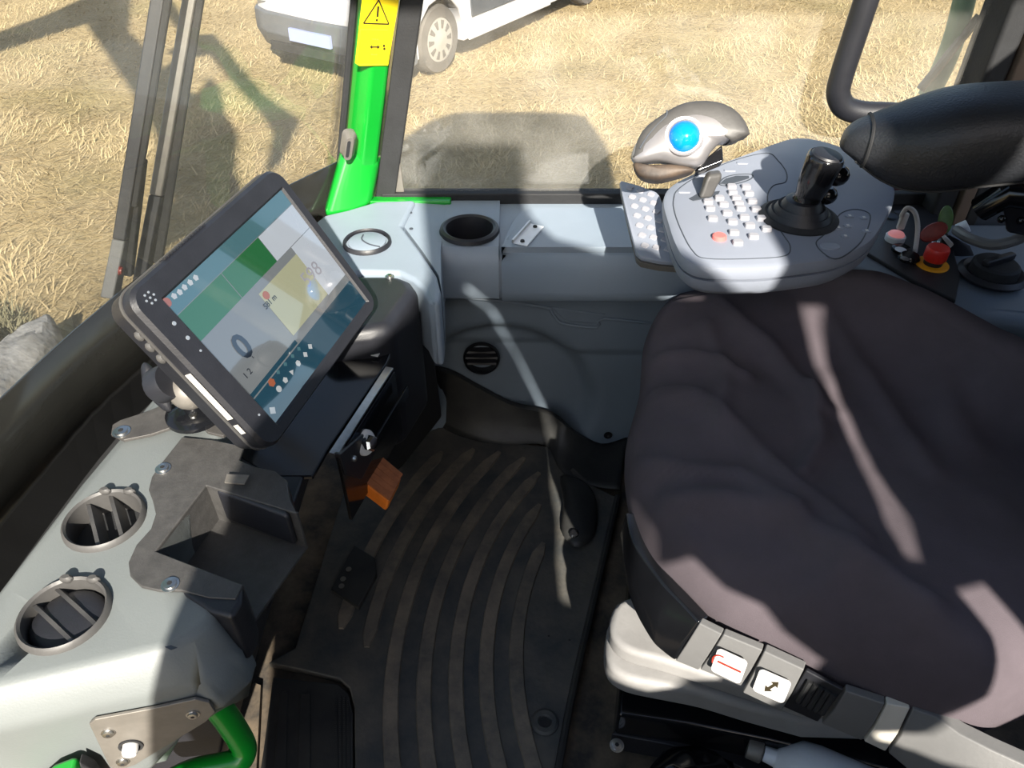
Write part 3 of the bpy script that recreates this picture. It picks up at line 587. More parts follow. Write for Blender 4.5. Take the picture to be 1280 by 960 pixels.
dot(340, 478, .006, 's_red', n=6)
for q in ((348, 465), (357, 455), (366, 445), (374, 436)): dot(q[0], q[1], .0035, 's_teal', n=4)
dot(341, 513, .006, 's_icon', n=4)
def bz_pt(px, py): u, v = scr(px, py); return onm(u, v, .0028)
for i, q in enumerate(((216, 405), (233, 423), (249, 439), (322, 519))): MB().lathe([(.0028 if i < 2 else .0016, 0), (.0025 if i < 2 else .0015, .0006)], bz_pt(*q), mN, 12).build('indicator', 's_icon', mon)
for i in range(7):
    a = i / 6 * 6.283; r = 0 if i == 6 else .0065
    MB().lathe([(.0016, 0), (.0014, .0006)], bz_pt(186, 373) + mX * r * math.cos(a) + mY * r * math.sin(a), mN, 8).build('speaker_hole', 's_icon', mon)
# side sticker, bumps on the left edge
lp = lambda v, h: onm(L_ - .001, v, h)
MB().ext([lp(.02, -.004), lp(.02, -.014), lp(-.055, -.014), lp(-.055, -.004)], -mX * .0008).build('side_label', 'trim_light', mon, False)
MB().ext([lp(-.065, -.006), lp(-.065, -.014), lp(-.08, -.014), lp(-.08, -.006)], -mX * .0006).build('side_label', 'trim_light', mon, False)
for v in (.085, .068, .05): MB().sphere(lp(v, -.026), (.005, .007, .006), 10, (mX, mY, mN)).build('side_lug', 'vent_grey', mon)
for k in range(14): MB().box(onm(L_ + .08 + k * .006, T_ + .0005, -.006), (.003, .002, .012), (mX, mY, mN)).build('cooling_fin', 'black_plastic', mon)
# ================================================================== monitor mount
mt = thing('monitor_mount', 'black ball mount arm bolted to the dashboard behind the monitor', 'mount', PZ(240, 525, ZD))
arm_o = [(140, 546), (142, 534), (152, 528), (180, 519), (215, 505), (240, 498), (275, 508), (300, 528), (280, 548), (260, 543), (254, 536), (225, 534), (190, 546), (156, 553)]
MB().ext(P2(arm_o, ZD + .004), (0, 0, .005)).build('base_arm', 'mount_black', mt, bevel=.001)
bolt(mt, PZ(152, 540, ZD + .009), UPZ, .009)
bolt(mt, PZ(242, 520, ZD + .02), UPZ, .006)
bb = PZ(245, 518, ZD + .009)
MB().lathe([(.040, 0), (.040, .006), (.034, .010), (.014, .014), (.013, .028)], bb, UPZ, 32).build('base_flange', 'black_gloss', mt)
ball = PZ(236, 488, ZD + .055)
MB().sphere(ball, .027, 20).build('ball', 'grey_metal', mt)
MB().tube([bb + UPZ * .02, ball], .012, 12).build('ball_stem', 'grey_metal', mt)
hub = PZ(208, 478, ZD + .075)
MB().tube([ball, onm(-.02, -.03, -.055)], .026, 16).build('clamp_arm', 'black_plastic', mt)
kax = (PZ(186, 489, ZD + .055) - hub).normalized()
kn = MB().lathe([(.024, 0), (.025, .004), (.025, .026), (.022, .030)], hub - kax * .01, kax, 20).build('knob', 'black_plastic', mt)
kX, kY, kZ = frame(kax, (.2, .3, 1))
wing = [hub + kax * .020 + kX * (.011 * math.cos(a) * (1 if abs(math.sin(a)) < .8 else .8)) + kY * .037 * math.sin(a) for a in [i / 20 * 6.283 for i in range(20)]]
MB().pillow(wing, kax, .016, .010).build('knob_wing', 'black_plastic', kn)
MB().lathe([(.008, 0), (.006, .004)], hub + kax * .036, kax, 14).build('knob_screw', 'chrome', kn)
#SECTION4
# ================================================================== seat
seat = thing('operator_seat', 'operator seat under a loose black cloth cover with grey switch trim', 'seat', (.55, .9, 0))
eo = [(868, 366, .50), (828, 386, .485), (806, 428, .45), (801, 470, .43), (798, 500, .415), (783, 556, .41), (782, 600, .41), (792, 650, .405), (815, 700, .405), (850, 738, .40), (900, 776, .40), (950, 802, .40), (1010, 832, .40), (1080, 866, .40), (1150, 893, .40), (1215, 908, .40), (1262, 898, .40), (1310, 880, .40), (1400, 840, .40)]
rim = [PZ(a, b, z) for a, b, z in eo] + [V(.95, .68, .44), V(.93, .82, .54)] + [PZ(a, b, z) for a, b, z in ((1300, 440, .64), (1245, 408, .64), (1190, 380, .64), (1140, 356, .645), (1090, 338, .64), (1020, 340, .59), (940, 352, .54))]
rim = curve(rim, 6, True); NR = len(rim); sc_ = V(.56, .90, 0)
folds = [  # ridge lines of the loose cover: points (px), height, width
    ([(815, 480), (870, 500), (930, 560), (985, 620), (1060, 690)], .014, .020), ([(812, 440), (870, 452), (930, 480)], .010, .014), ([(830, 395), (890, 400), (960, 450), (1025, 520)], .012, .020),
    ([(800, 560), (860, 590), (920, 600), (985, 655)], .012, .018), ([(835, 620), (910, 635), (980, 660), (1060, 720), (1150, 780)], .016, .022), ([(1010, 500), (1022, 560), (1000, 600)], .010, .014),
    ([(870, 700), (930, 735), (1000, 750), (1040, 735)], .010, .014), ([(1010, 830), (1020, 790), (1030, 760)], .012, .012), ([(860, 660), (900, 720), (960, 770), (1020, 800)], .010, .016),
    ([(1050, 720), (1110, 770), (1190, 800), (1260, 850)], .014, .030), ([(1060, 850), (1130, 860), (1220, 885)], .008, .02), ([(880, 420), (905, 470), (900, 540)], .006, .014), ([(1080, 400), (1150, 470), (1200, 560)], .01, .03), ([(1000, 390), (1080, 480), (1160, 600)], .008, .02)]
FW = [([PZ(a, b, .50) for a, b in pts], h, w_) for pts, h, w_ in folds]
def segd(p, a, b):
    ab = (b - a).to_2d(); t = max(0, min(1, (p.to_2d() - a.to_2d()).dot(ab) / max(1e-9, ab.length_squared))); return (p.to_2d() - (a.to_2d() + ab * t)).length
def fold(p):
    z = 0
    for pts, h, w_ in FW:
        d = min(segd(p, pts[i], pts[i + 1]) for i in range(len(pts) - 1))
        if d < w_ * 3: z += 1.45 * h * math.exp(-(d / w_) ** 2)
    return z
rings = []
NS = 40
for i in range(NS + 1):
    s_ = (i + .6) / (NS + .6); ring_ = []
    prof = (1 - s_ ** 5) ** .5 if s_ < 1 else 0
    for e in rim:
        p = V(sc_.x + (e.x - sc_.x) * s_, sc_.y + (e.y - sc_.y) * s_, 0)
        top = .515 + .035 * max(0, min(1, (abs(p.y - .92) - .12) / .2))  # side bolsters
        z = e.z + (top - e.z) * prof + fold(p) * min(1, (1 - s_) * 10 + .25) + .006 * noise.noise(V(p.x * 14, p.y * 14, 2)) * prof
        ring_.append(V(p.x, p.y, z))
    rings.append(ring_)
for dz, sc in ((-.025, .995), (-.05, .97), (-.10, .93), (-.11, .85)):
    rings.append([V(sc_.x + (e.x - sc_.x) * sc, sc_.y + (e.y - sc_.y) * sc, e.z + dz) for e in rim])
MB().loft(rings).build('cushion', 'cloth', seat, angle=180)
# backrest
su = V(.91, -.41, 0); sv = V(.41, .91, 0); bk = V(.86, .83, 0); rings = []
for i in range(15):
    t = i / 14; zc_ = .40 + .95 * t; c = bk + su * (.04 + .16 * t) + UPZ * zc_; wd = .27 * (1 - .25 * t ** 3) * (1 if 0 < i < 14 else .8); th = .075 * (1 if 0 < i < 14 else .7)
    rings.append([c + sv * wd * math.copysign(abs(math.cos(a)) ** .5, math.cos(a)) + su * (th * math.copysign(abs(math.sin(a)) ** .7, math.sin(a)) - (.05 * abs(math.cos(a)) ** 4 if math.sin(a) < .2 else 0)) + V(1, 1, 0) * .006 * noise.noise(V(a * 2, t * 9, 1)) for a in [k / 28 * 6.283 for k in range(28)]])
MB().loft(rings).build('backrest', 'cloth', seat, angle=180)
# switch trim below the cover
TT = [(782, 640, .41), (790, 676, .41), (822, 722, .41), (850, 752, .41), (874, 778, .41)]
TBm = [(779, 690, .33), (789, 752, .33), (812, 798, .33), (828, 815, .33), (843, 826, .33)]
def band(tops, bots, name, m, th=.012, bev=.002, z0=.41, z1=.33):
    t = [PZ(*q) if len(q) == 3 else PZ(q[0], q[1], z0) for q in tops]; b = [PZ(*q) if len(q) == 3 else PZ(q[0], q[1], z1) for q in bots]
    mb_ = MB(); n_ = len(t); inn = []
    for i in range(n_):
        d = (t[min(i + 1, n_ - 1)] - t[max(i - 1, 0)]); nn = d.cross(UPZ).normalized()
        inn.append(-nn * th)
    mid = [(a + b_) / 2 - c * .35 for a, b_, c in zip(t, b, inn)]
    rr_ = [[t[i], mid[i], b[i], b[i] + inn[i], t[i] + inn[i]] for i in range(n_)]
    mb_.loft(rr_); return mb_.build(name, m, seat, bevel=bev, angle=40)
c1 = lambda l: curve([V(*q) for q in l], 4)
band([tuple(q) for q in c1(TT)], [tuple(q) for q in c1(TBm)], 'front_trim', 'black_gloss', .02, .004)
band([(874, 779), (902, 793)], [(844, 826), (873, 838)], 'switch_blank', 'trim_grey')
sw1 = band([(904, 793), (953, 813)], [(875, 837), (926, 858)], 'tilt_switch', 'trim_grey')
sw2 = band([(955, 814), (1005, 837)], [(928, 866), (977, 889)], 'slide_switch', 'trim_grey', .014)
sw3 = band([(1007, 838), (1054, 863)], [(979, 884), (1022, 903)], 'ribbed_switch', 'black_plastic', .006)
band([(1057, 864), (1106, 880)], [(1027, 905), (1077, 926)], 'switch_blank', 'trim_grey')
band([(1109, 880), (1138, 885)], [(1080, 927), (1107, 940)], 'switch_blank', 'trim_light')
band([(1141, 886), (1170, 896), (1200, 918), (1240, 938), (1300, 965)], [(1110, 941), (1130, 958), (1160, 985), (1200, 1010), (1260, 1040)], 'rear_trim', 'trim_grey', .02)
def sticker(q, par, name='symbol_plate'):
    pts = [PZ(a, b, z) for a, b, z in q]; n_ = (pts[1] - pts[0]).cross(pts[3] - pts[0]).normalized()
    if n_.dot(CAM - pts[0]) < 0: n_ = -n_
    c = sum(pts, V(0, 0, 0)) / 4; X_ = (pts[1] - pts[0]).normalized(); Y_ = n_.cross(X_)
    w_ = ((pts[1] - pts[0]).length + (pts[2] - pts[3]).length) / 2; h_ = (pts[3] - pts[0]).length * abs((pts[3] - pts[0]).normalized().dot(Y_))
    o = MB().ext(rrect(c + n_ * .0075, X_, Y_, w_, h_, .006), n_ * .002).build(name, 'white', par, bevel=.0006)
    return c + n_ * .0098, X_, Y_, n_, o
c, X_, Y_, n_, so = sticker([(903, 807, .392), (940, 824, .392), (924, 848, .352), (886, 832, .352)], sw1)
MB().ext([c - X_ * .016 - Y_ * .0016, c + X_ * .017 - Y_ * .0016, c + X_ * .017 + Y_ * .0016, c - X_ * .016 + Y_ * .0016], n_ * .0003).build('symbol_bar', 'tag_red', so, False)
MB().tube([c - X_ * .010 + Y_ * .011, c - X_ * .018 + Y_ * .010, c - X_ * .023 + Y_ * .003, c - X_ * .022 - Y_ * .006], .0012, 6, 4).build('symbol_arrow', 'tag_red', so)
c, X_, Y_, n_, so = sticker([(955, 832, .390), (994, 849, .390), (978, 872, .350), (938, 856, .350)], sw2)
A_ = (Y_ * .9 + X_ * .45).normalized(); B2 = n_.cross(A_)
MB().ext([c + A_ * .014, c + A_ * .005 + B2 * .006, c + A_ * .005 + B2 * .002, c - A_ * .005 + B2 * .002, c - A_ * .005 + B2 * .006, c - A_ * .014, c - A_ * .005 - B2 * .006, c - A_ * .005 - B2 * .002, c + A_ * .005 - B2 * .002, c + A_ * .005 - B2 * .006], n_ * .0003).build('symbol_arrow', 'ink', so, False)
for k in range(5):
    t = .1 + .2 * k; a = PZ(1007, 848, .395).lerp(PZ(1044, 868, .395), t); b = PZ(992, 872, .355).lerp(PZ(1028, 890, .355), t)
    MB().tube([a + V(0, -.004, .004), b + V(0, -.006, .004)], .004, 8).build('grip_rib', 'black_matte', sw3)
# grey suspension covers and black base frame
def slab(px, z0, z1, name, m, bev, inner): 
    p = [PZ(a, b, z1) for a, b in px] + inner
    p = curve(p, 3, True) if False else p
    return MB().prism([V(q.x, q.y, z0) for q in p], [V(q.x, q.y, z1) for q in p]).build(name, m, seat, bevel=bev, seg=4)
ssm = lambda l: [(q.x, q.y) for q in curve([V(a, b, 0) for a, b in l], 3)]
slab(ssm([(800, 742), (772, 752), (762, 778), (768, 800), (790, 815), (830, 826), (880, 842), (940, 862), (1010, 884)]), .205, .245, 'upper_shroud', 'bellows', .016, [V(.6, .55, .245), V(.6, .9, .245), V(.3, .92, .245)])
slab(ssm([(790, 760), (763, 775), (757, 805), (762, 832), (785, 848), (830, 858), (880, 868), (940, 886), (1010, 905)]), .155, .207, 'lower_shroud', 'bellows', .016, [V(.6, .55, .207), V(.6, .9, .207), V(.3, .92, .207)])
q0 = P2([(772, 893), (860, 906), (960, 926), (1080, 955), (1200, 990)], .125)
MB().prism([V(p.x, p.y, .0) for p in q0] + [V(.62, .9, 0), V(.24, .95, 0)], q0 + [V(.62, .9, .125), V(.24, .95, .125)]).build('base_frame', 'black_gloss', seat, bevel=.008, seg=3)
q1 = P2([(764, 918), (830, 930), (900, 948), (960, 975)], .06)
MB().prism([p - V(0, 0, .055) for p in q1] + [V(.5, .6, .005), V(.22, .68, .005)], q1 + [V(.5, .6, .06), V(.22, .68, .06)]).build('floor_flange', 'black_plastic', seat, bevel=.003)
bolt(seat, PZ(771, 932, .06), UPZ, .009)
MB().prism([V(.22, .80, .0), V(.62, .60, 0), V(.9, .9, 0), V(.4, 1.2, 0)], [V(.26, .86, .36), V(.62, .66, .36), V(.88, .92, .36), V(.42, 1.18, .36)]).build('suspension', 'black_matte', seat, bevel=.01)
bag = thing('black_bag', 'crumpled black plastic bag beside the seat base', 'bag', PZ(850, 950, .05))
pts = [PZ(p.x, p.y, .09) for p in curve([V(815, 965, 0), V(835, 938, 0), V(862, 932, 0), V(892, 942, 0), V(920, 968, 0), V(870, 1000, 0)], 3, True)]
bg_ = MB().pillow([p + V(.005, .004, .005) * noise.noise(p * 60) for p in pts], V(0, -.4, 1), .03, .05, 6)
for v_ in bg_.v: v_ += V(1, 1, 1) * .008 * noise.noise(v_ * 45)
bg_.build('bag_body', 'black_gloss', bag)
bt = thing('plastic_bottle', 'pale translucent plastic bottle lying beside the seat base', 'bottle', PZ(1010, 955, .06))
ba = PZ(975, 950, .10); bd = (PZ(1060, 985, .10) - ba).normalized()
MB().lathe([(.012, -.03), (.014, -.012), (.030, .004), (.042, .022), (.045, .05), (.043, .12), (.045, .2), (.03, .21)], ba + bd * .004, bd, 28).build('bottle_body', 'white_soft', bt)
MB().lathe([(.017, -.052), (.018, -.05), (.018, -.03), (.016, -.028)], ba, bd, 20).build('cap', 'grey_metal', bt)
# ================================================================== joystick pad on the armrest
ZP = .76
pad = thing('control_pad', 'grey armrest control pad with rubber keys around a joystick', 'control pad', PZ(965, 300, .68))
po_ = [(830, 250), (838, 232), (866, 216), (907, 201), (945, 187), (975, 176), (997, 171), (1025, 174), (1062, 186), (1094, 206), (1116, 228), (1118, 246), (1104, 276), (1086, 300), (1050, 318), (1005, 326), (945, 332), (885, 331), (858, 321), (845, 302), (836, 276)]
pt = curve([PZ(a, b, ZP) for a, b in po_], 4, True); pc = sum(pt, V(0, 0, 0)) / len(pt)
def pring(s_, z): return [V(pc.x + (p.x - pc.x) * s_, pc.y + (p.y - pc.y) * s_, z) for p in pt]
MB().loft([pring(.965, ZP - .028), pring(1.0, ZP - .024), pring(1.01, ZP - .014), pring(1.0, ZP - .004), pring(.97, ZP)]).build('upper_shell', 'pad_grey', pad, angle=40)
MB().loft([pring(.82, ZP - .064), pring(.93, ZP - .060), pring(.985, ZP - .046), pring(.995, ZP - .029)]).build('lower_shell', 'pad_grey', pad, angle=40)
def seam(pts, par=pad, closed=False, z=ZP, r=.0011, name='panel_seam'):
    c = [PZ(p.x, p.y, z) for p in curve([V(a, b, 0) for a, b in pts], 5, closed)]
    if closed: c.append(c[0]); c.append(c[1])
    return MB().tube(c, r, 6).build(name, 'seam_dark', par)
Z5 = lambda x, y: (750 + x / 3.368, 100 + y / 3.368)
seam([Z5(*q) for q in [(310, 500), (330, 460), (420, 400), (560, 340), (700, 308), (750, 340), (785, 390), (780, 430), (730, 445), (705, 490), (720, 570), (770, 650), (800, 700), (780, 740), (650, 752), (450, 752), (390, 720), (340, 630), (312, 550)]], closed=True)
seam([Z5(*q) for q in [(1010, 565), (1070, 545), (1130, 560), (1135, 600), (1100, 680), (1030, 740), (980, 752), (930, 720), (910, 685), (940, 655), (980, 620)]], closed=True)
Z7 = lambda x, y: (820 + x / 6.4, 180 + y / 6.4)
keys = [(415, 472), (432, 525), (452, 606), (505, 443), (540, 492), (568, 562), (603, 350), (612, 398), (640, 442), (660, 484), (676, 524), (718, 352), (742, 405), (768, 468), (798, 532), (842, 606), (882, 690), (610, 632), (622, 718), (652, 800), (704, 596), (748, 662), (778, 750)]
kx = (PZ(*Z7(882, 690), ZP) - PZ(*Z7(718, 352), ZP)).normalized(); ky = UPZ.cross(kx)
for q in keys:
    c = PZ(*Z7(*q), ZP); MB().loft([rrect(c, kx, ky, .0135, .0165, .004, 3), rrect(c + UPZ * .005, kx, ky, .0125, .0155, .004, 3), rrect(c + UPZ * .0062, kx, ky, .010, .013, .003, 3)]).build('key', 'key_grey', pad)
c = PZ(*Z7(505, 755), ZP); MB().lathe([(.0115, 0), (.011, .005), (.009, .0065)], c, UPZ, 20).build('key', 'key_red', pad)
for q in ((1050, 575), (1110, 582), (1003, 625), (1042, 616), (1032, 660), (1122, 638)):
    c = PZ(*Z5(*q), ZP); k_ = MB().loft([rrect(c, kx, ky, .011, .014, .004, 3), rrect(c + UPZ * .002, kx, ky, .010, .013, .004, 3)]).build('key', 'pad_grey', pad)
    MB().box(c + UPZ * .0024, (.005, .004, .0006), (kx, ky, UPZ)).build('key_symbol', 'white', k_, False)
c = PZ(*Z5(968, 702), ZP); MB().loft([rrect(c, kx, -ky, .020, .030, .009, 4), rrect(c + UPZ * .002, kx, -ky, .018, .028, .008, 4)]).build('key', 'pad_grey', pad)
# slots and small lever
s1 = [PZ(*Z7(*q), ZP + .0005) for q in [(515, 318), (560, 280), (640, 258), (740, 258), (745, 275), (650, 305), (580, 325)]]
MB().ext(s1, (0, 0, .0012)).build('slot', 'seam_dark', pad)
seam([Z7(*q) for q in [(505, 320), (550, 270), (640, 246), (750, 243), (775, 262), (740, 290), (650, 318), (560, 335)]], closed=True, r=.0014)
MB().ext([PZ(*Z7(*q), ZP + .0005) for q in [(335, 400), (300, 420), (265, 440), (300, 455), (420, 435), (500, 400), (510, 380), (470, 385)]], (0, 0, .0012)).build('slot', 'seam_dark', pad)
lb = PZ(*Z7(392, 425), ZP); lt = lb + V(.012, .012, .040); lx = V(.85, .25, 0).normalized()
lsec = lambda c, a, b: [c - lx * a - V(0, b, 0), c + lx * a - V(0, b, 0), c + lx * a + V(0, b, 0), c - lx * a + V(0, b, 0)]
MB().loft([lsec(lb, .013, .008), lsec(lb + V(.005, .005, .016), .013, .009), lsec(lb + V(.010, .010, .030), .015, .011), lsec(lt, .013, .010)]).build('rocker_lever', 'vent_grey', pad, bevel=.006, seg=4)
for q in ((590, 215), (690, 155), (225, 385), (380, 250)):
    c = PZ(*Z7(*q), ZP); MB().loft([rrect(c, ky, kx, .022, .009, .004, 3), rrect(c + UPZ * .0018, ky, kx, .020, .007, .003, 3)]).build('key', 'pad_grey', pad)
# joystick
js = thing('joystick', 'black joystick grip rising from the control pad', 'joystick', PZ(1000, 275, ZP))
jb = PZ(998, 272, ZP)
MB().lathe([(.062, -.001), (.063, .003), (.055, .008), (.050, .006)], jb, UPZ, 40).build('base_ring', 'black_matte', js)
MB().lathe([(.052, .005), (.046, .014), (.043, .012), (.037, .022), (.034, .019), (.027, .032), (.022, .034)], jb, UPZ, 36).build('rubber_boot', 'black_plastic', js)
jt = PP(1034, 194, jb + V(.03, -.005, .1), (0, .8, .2)); ja = (jt - jb).normalized()
MB().tube([jb + UPZ * .02, jb.lerp(jt, .35), jb.lerp(jt, .6), jb.lerp(jt, .93), jt], [.022, .021, .026, .0285, .026], 24, 4).build('grip', 'black_gloss', js)
MB().lathe([(.024, 0), (.022, .003), (.016, .004)], jt, ja, 24).build('grip_cap', 'black_plastic', js)
for px_, py_, r in ((1047, 219, .017), (1034, 244, .015)):
    p = PP(px_, py_, jt, (0, .8, .2)); MB().sphere(p, (r * 1.1, r, r), 14).build('thumb_button', 'black_gloss', js)
# keypad remote hung on the pad's left edge
kp = thing('keypad', 'grey handset keypad with rubber keys hung beside the control pad', 'keypad', PZ(812, 280, .68))
ko = PZ(812, 278, .72); kn_ = V(-.14, -.16, .96).normalized()
kq = [PP(a, b, ko, kn_) for a, b in ((772, 222), (824, 239), (854, 329), (795, 321))]
def kuv(u, v, h=0): return kq[0].lerp(kq[1], u).lerp(kq[3].lerp(kq[2], u), v) + kn_ * h
kc_ = [(.02, .06), (.08, .015), (.5, 0), (.92, .015), (.98, .06), (1, .5), (.98, .94), (.9, .985), (.5, 1), (.1, .985), (.02, .94), (0, .5)]
kl = [kuv(*q) for q in kc_]; km = sum(kl, V(0, 0, 0)) / len(kl)
MB().loft([[km + (p - km) * s_ + kn_ * h for p in kl] for s_, h in ((.97, -.012), (1.0, -.009), (1.0, -.003), (.96, 0))]).build('front_shell', 'pad_grey', kp, angle=40)
MB().loft([[km + (p - km) * s_ + kn_ * h for p in kl] for s_, h in ((.9, -.030), (.98, -.026), (1.0, -.0135))]).build('back_shell', 'grey_metal', kp, angle=40)
kX_ = (kq[1] - kq[0]).normalized(); kY_ = kn_.cross(kX_)
for r_ in range(7):
    for c_ in range(3):
        p = kuv(.26 + .25 * c_, .10 + .125 * r_); MB().loft([rrect(p, kX_, kY_, .013, .011, .003, 3), rrect(p + kn_ * .0022, kX_, kY_, .0115, .0095, .003, 3)]).build('key', 'key_grey', kp)
MB().tube([kuv(.95, .4, -.012), kuv(1.25, .4, -.015)], .01, 8).build('mount_lug', 'black_plastic', kp)
# ================================================================== trackball mouse
tbm = thing('trackball_mouse', 'silver trackball mouse with bright blue ball above the control pad', 'mouse', PY(862, 215, 1.2))
tn = V(-.12, -.78, .62).normalized(); to = PY(862, 172, 1.2)
T5 = lambda l, h=0: [PP(*Z5(*q), to, tn) + tn * h for q in l]
sil = [(130, 320), (150, 270), (190, 215), (240, 170), (310, 125), (400, 100), (480, 105), (550, 130), (600, 175), (610, 215), (570, 250), (510, 262), (470, 300), (440, 345), (400, 368), (330, 362), (250, 345), (170, 352), (140, 345)]
MB().pillow(curve(T5(sil), 3, True), tn, .022, .04, 8, 2.6).build('shell', 'silver', tbm, angle=60)
top = [(135, 330), (160, 250), (200, 195), (275, 142), (330, 112), (400, 96), (490, 100), (560, 128), (605, 175), (628, 232), (600, 245), (570, 262), (545, 262), (560, 225), (540, 180), (480, 145), (400, 130), (320, 145), (250, 190), (190, 260), (150, 322)]
MB().pillow(curve(T5(top, .006), 2, True), tn, .014, .05, 5, 3).build('top_shell', 'vent_grey', tbm, angle=60)
MB().pillow(curve(T5([(140, 352), (200, 360), (300, 358), (380, 370), (395, 385), (330, 405), (260, 422), (200, 420), (160, 400)]), 3, True), tn, .012, .045, 5, 3).build('base', 'wood_base', tbm, angle=60)
MB().ext(T5([(520, 262), (525, 335), (400, 385), (440, 330)], -.012), -tn * .03).build('bracket', 'black_gloss', tbm, bevel=.003)
bc_ = PP(*Z5(350, 252), to, tn)
MB().lathe([(.034, .012), (.031, .0215), (.0272, .021), (.026, .012)], bc_, tn, 36, caps=False).build('ball_socket', 'silver', tbm)
MB().sphere(bc_ + tn * .012, .0262, 32).build('ball', 'blue_ball', tbm)
MB().tube([p for p in T5([(165, 300), (200, 245), (240, 200), (275, 165), (278, 140)], .016)], .0014, 6, 4).build('button_gap', 'seam_dark', tbm)
MB().tube([PP(*Z5(430, 350), to, tn) - tn * .02, PZ(885, 205, ZP - .02), PZ(905, 225, ZP - .03)], .012, 10).build('mount_stalk', 'black_plastic', tbm)
# ================================================================== armrest
ar = thing('armrest', 'padded black leather armrest above the control pad', 'armrest', PY(1180, 200, 1.06))
ax = V(.97, -.24, 0).normalized(); ay = V(.24, .97, 0); 
tb_ = [(1051, 170, 184), (1056, 158, 190), (1066, 148, 198), (1082, 139, 211), (1108, 126, 230), (1140, 112, 243), (1180, 100, 246), (1235, 95, 240), (1310, 93, 232), (1420, 96, 222), (1540, 98, 214), (1570, 112, 200)]
secs = [(x_, (t_ + b_) / 2, 1, 1) for x_, t_, b_ in tb_]
rings = []
aw = [(b_ - t_) / 2 for x_, t_, b_ in tb_]
a0 = PY(1053, 172, 1.10); 
for (px_, py_, s1_, s2_), w_ in zip(secs, aw):
    c = PP(px_, py_, a0, ay); k_ = w_ / 950 * (c - CAM).dot(_F)
    rings.append([c + ay * (.98 * k_ * math.copysign(abs(math.cos(a)) ** .75, math.cos(a))) + UPZ * (.78 * k_ * math.copysign(abs(math.sin(a)) ** .75, math.sin(a))) for a in [i / 28 * 6.283 for i in range(28)]])
rings = [[p for p in r] for r in zip(*[curve(list(t), 4) for t in zip(*rings)])]
MB().loft(rings).build('padding', 'leather', ar, angle=180)
# stitched piping around the nose and along the near side
idx = 19
pp = [r[16] for r in rings[4:]]
pp = [p + (p - sum(r, V(0, 0, 0)) / 28).normalized() * .0005 for p, r in zip([r[18] for r in rings[10:]], rings[10:])]
MB().tube(pp, .0022, 6).build('stitched_piping', 'black_matte', ar)
MB().tube([p + (p - sum(rings[12], V(0, 0, 0)) / 28).normalized() * .0006 for p in rings[12][4:20]], .0025, 6).build('nose_piping', 'black_matte', ar)
# bracket below the armrest
MB().tube([PY(1225, 262, 1.2), PY(1262, 240, 1.18), PY(1330, 250, 1.15)], [.022, .026, .026], 14).build('pivot_tube', 'black_gloss', ar)
MB().prism([PY(a, b, 1.17) for a, b in ((1245, 200), (1300, 190), (1310, 300), (1258, 290))], [PY(a, b, 1.23) for a, b in ((1245, 200), (1300, 190), (1310, 300), (1258, 290))]).build('pivot_plate', 'black_plastic', ar, bevel=.006)
for q in ((1252, 274), (1276, 276)): MB().sphere(PY(q[0], q[1], 1.165), .007, 10).build('pivot_bolt', 'black_gloss', ar)
MB().prism([PZ(1060, 240, .72), PZ(1240, 236, .74), PZ(1240, 215, .74), PZ(1060, 215, .72)], [PZ(1060, 235, .745), PZ(1240, 220, .80), PZ(1240, 190, .80), PZ(1060, 205, .745)]).build('carrier', 'black_plastic', ar, bevel=.006)
# ================================================================== rear end of the side console
rcn = thing('rear_console', 'blue-grey rear console with black switch panel behind the control pad', 'console', (.85, 1.35, .3))
rp = [V(.635, 1.26, .585), V(.70, 1.19, .585), V(.76, 1.125, .585), V(.84, 1.10, .58), V(1.0, 1.08, .57), V(1.2, 1.06, .57), V(1.2, 1.45, .585), V(.90, 1.45, .585), V(.875, 1.505, .585), V(.612, 1.505, .585), V(.612, 1.30, .585)]
MB().prism([V(p.x, p.y, .0) for p in rp], rp).build('body', 'panel_grey', rcn, bevel=.03, seg=5)
bp_ = [PZ(a, b, .588) for a, b in [(1080, 316), (1098, 280), (1112, 254), (1166, 249), (1178, 275), (1190, 310), (1200, 345), (1194, 378), (1140, 352)]]
swp = MB().prism([p - V(0, 0, .02) for p in bp_], [p + V(0, 0, .004) for p in bp_]).build('switch_panel', 'black_plastic', rcn, bevel=.003)
def rk(px_, py_, r, prof, m, name, par=rcn, z=.592, n=20): return MB().lathe([(a * r, h) for a, h in prof], PZ(px_, py_, z), UPZ, n).build(name, m, par)
rk(1126, 313, .018, [(1, 0), (1, .006), (.8, .008)], 'black_gloss', 'round_switch'); rk(1126, 312, .011, [(1, 0), (.9, .0005)], 'white_soft', 'switch_symbol', z=.6005)
rk(1136, 324, .020, [(1, 0), (1, .004), (.8, .010)], 'black_gloss', 'round_switch'); rk(1131, 323, .008, [(1, 0), (.9, .0005)], 'trim_grey', 'switch_symbol', z=.6025)
rk(1113, 271, .013, [(1, 0), (1, .003), (.8, .004)], 'blue_dark', 'socket_cap'); rk(1122, 266, .007, [(1, 0), (1, .002)], 'blue_dark', 'socket_cap')
es = thing('emergency_stop', 'red mushroom emergency stop button on a yellow disc', 'button', PZ(1164, 328, .592))
ec = PZ(1165, 331, .592)
MB().lathe([(.030, 0), (.030, .002), (.029, .003)], ec, UPZ, 32).build('yellow_disc', 'amber', es)
MB().lathe([(.017, .003), (.017, .012)], ec, UPZ, 24).build('collar', 'black_plastic', es)
MB().lathe([(.019, .012), (.021, .016), (.021, .034), (.019, .038), (.008, .040)], ec, UPZ, 28).build('mushroom_head', 'red', es)
uc = thing('usb_charger', 'round usb charger socket glowing pink in the switch panel', 'charger', PZ(1118, 300, .592))
u0 = PZ(1118, 300, .592)
MB().lathe([(.019, 0), (.019, .010), (.017, .012)], u0, UPZ, 24).build('charger_body', 'white_soft', uc)
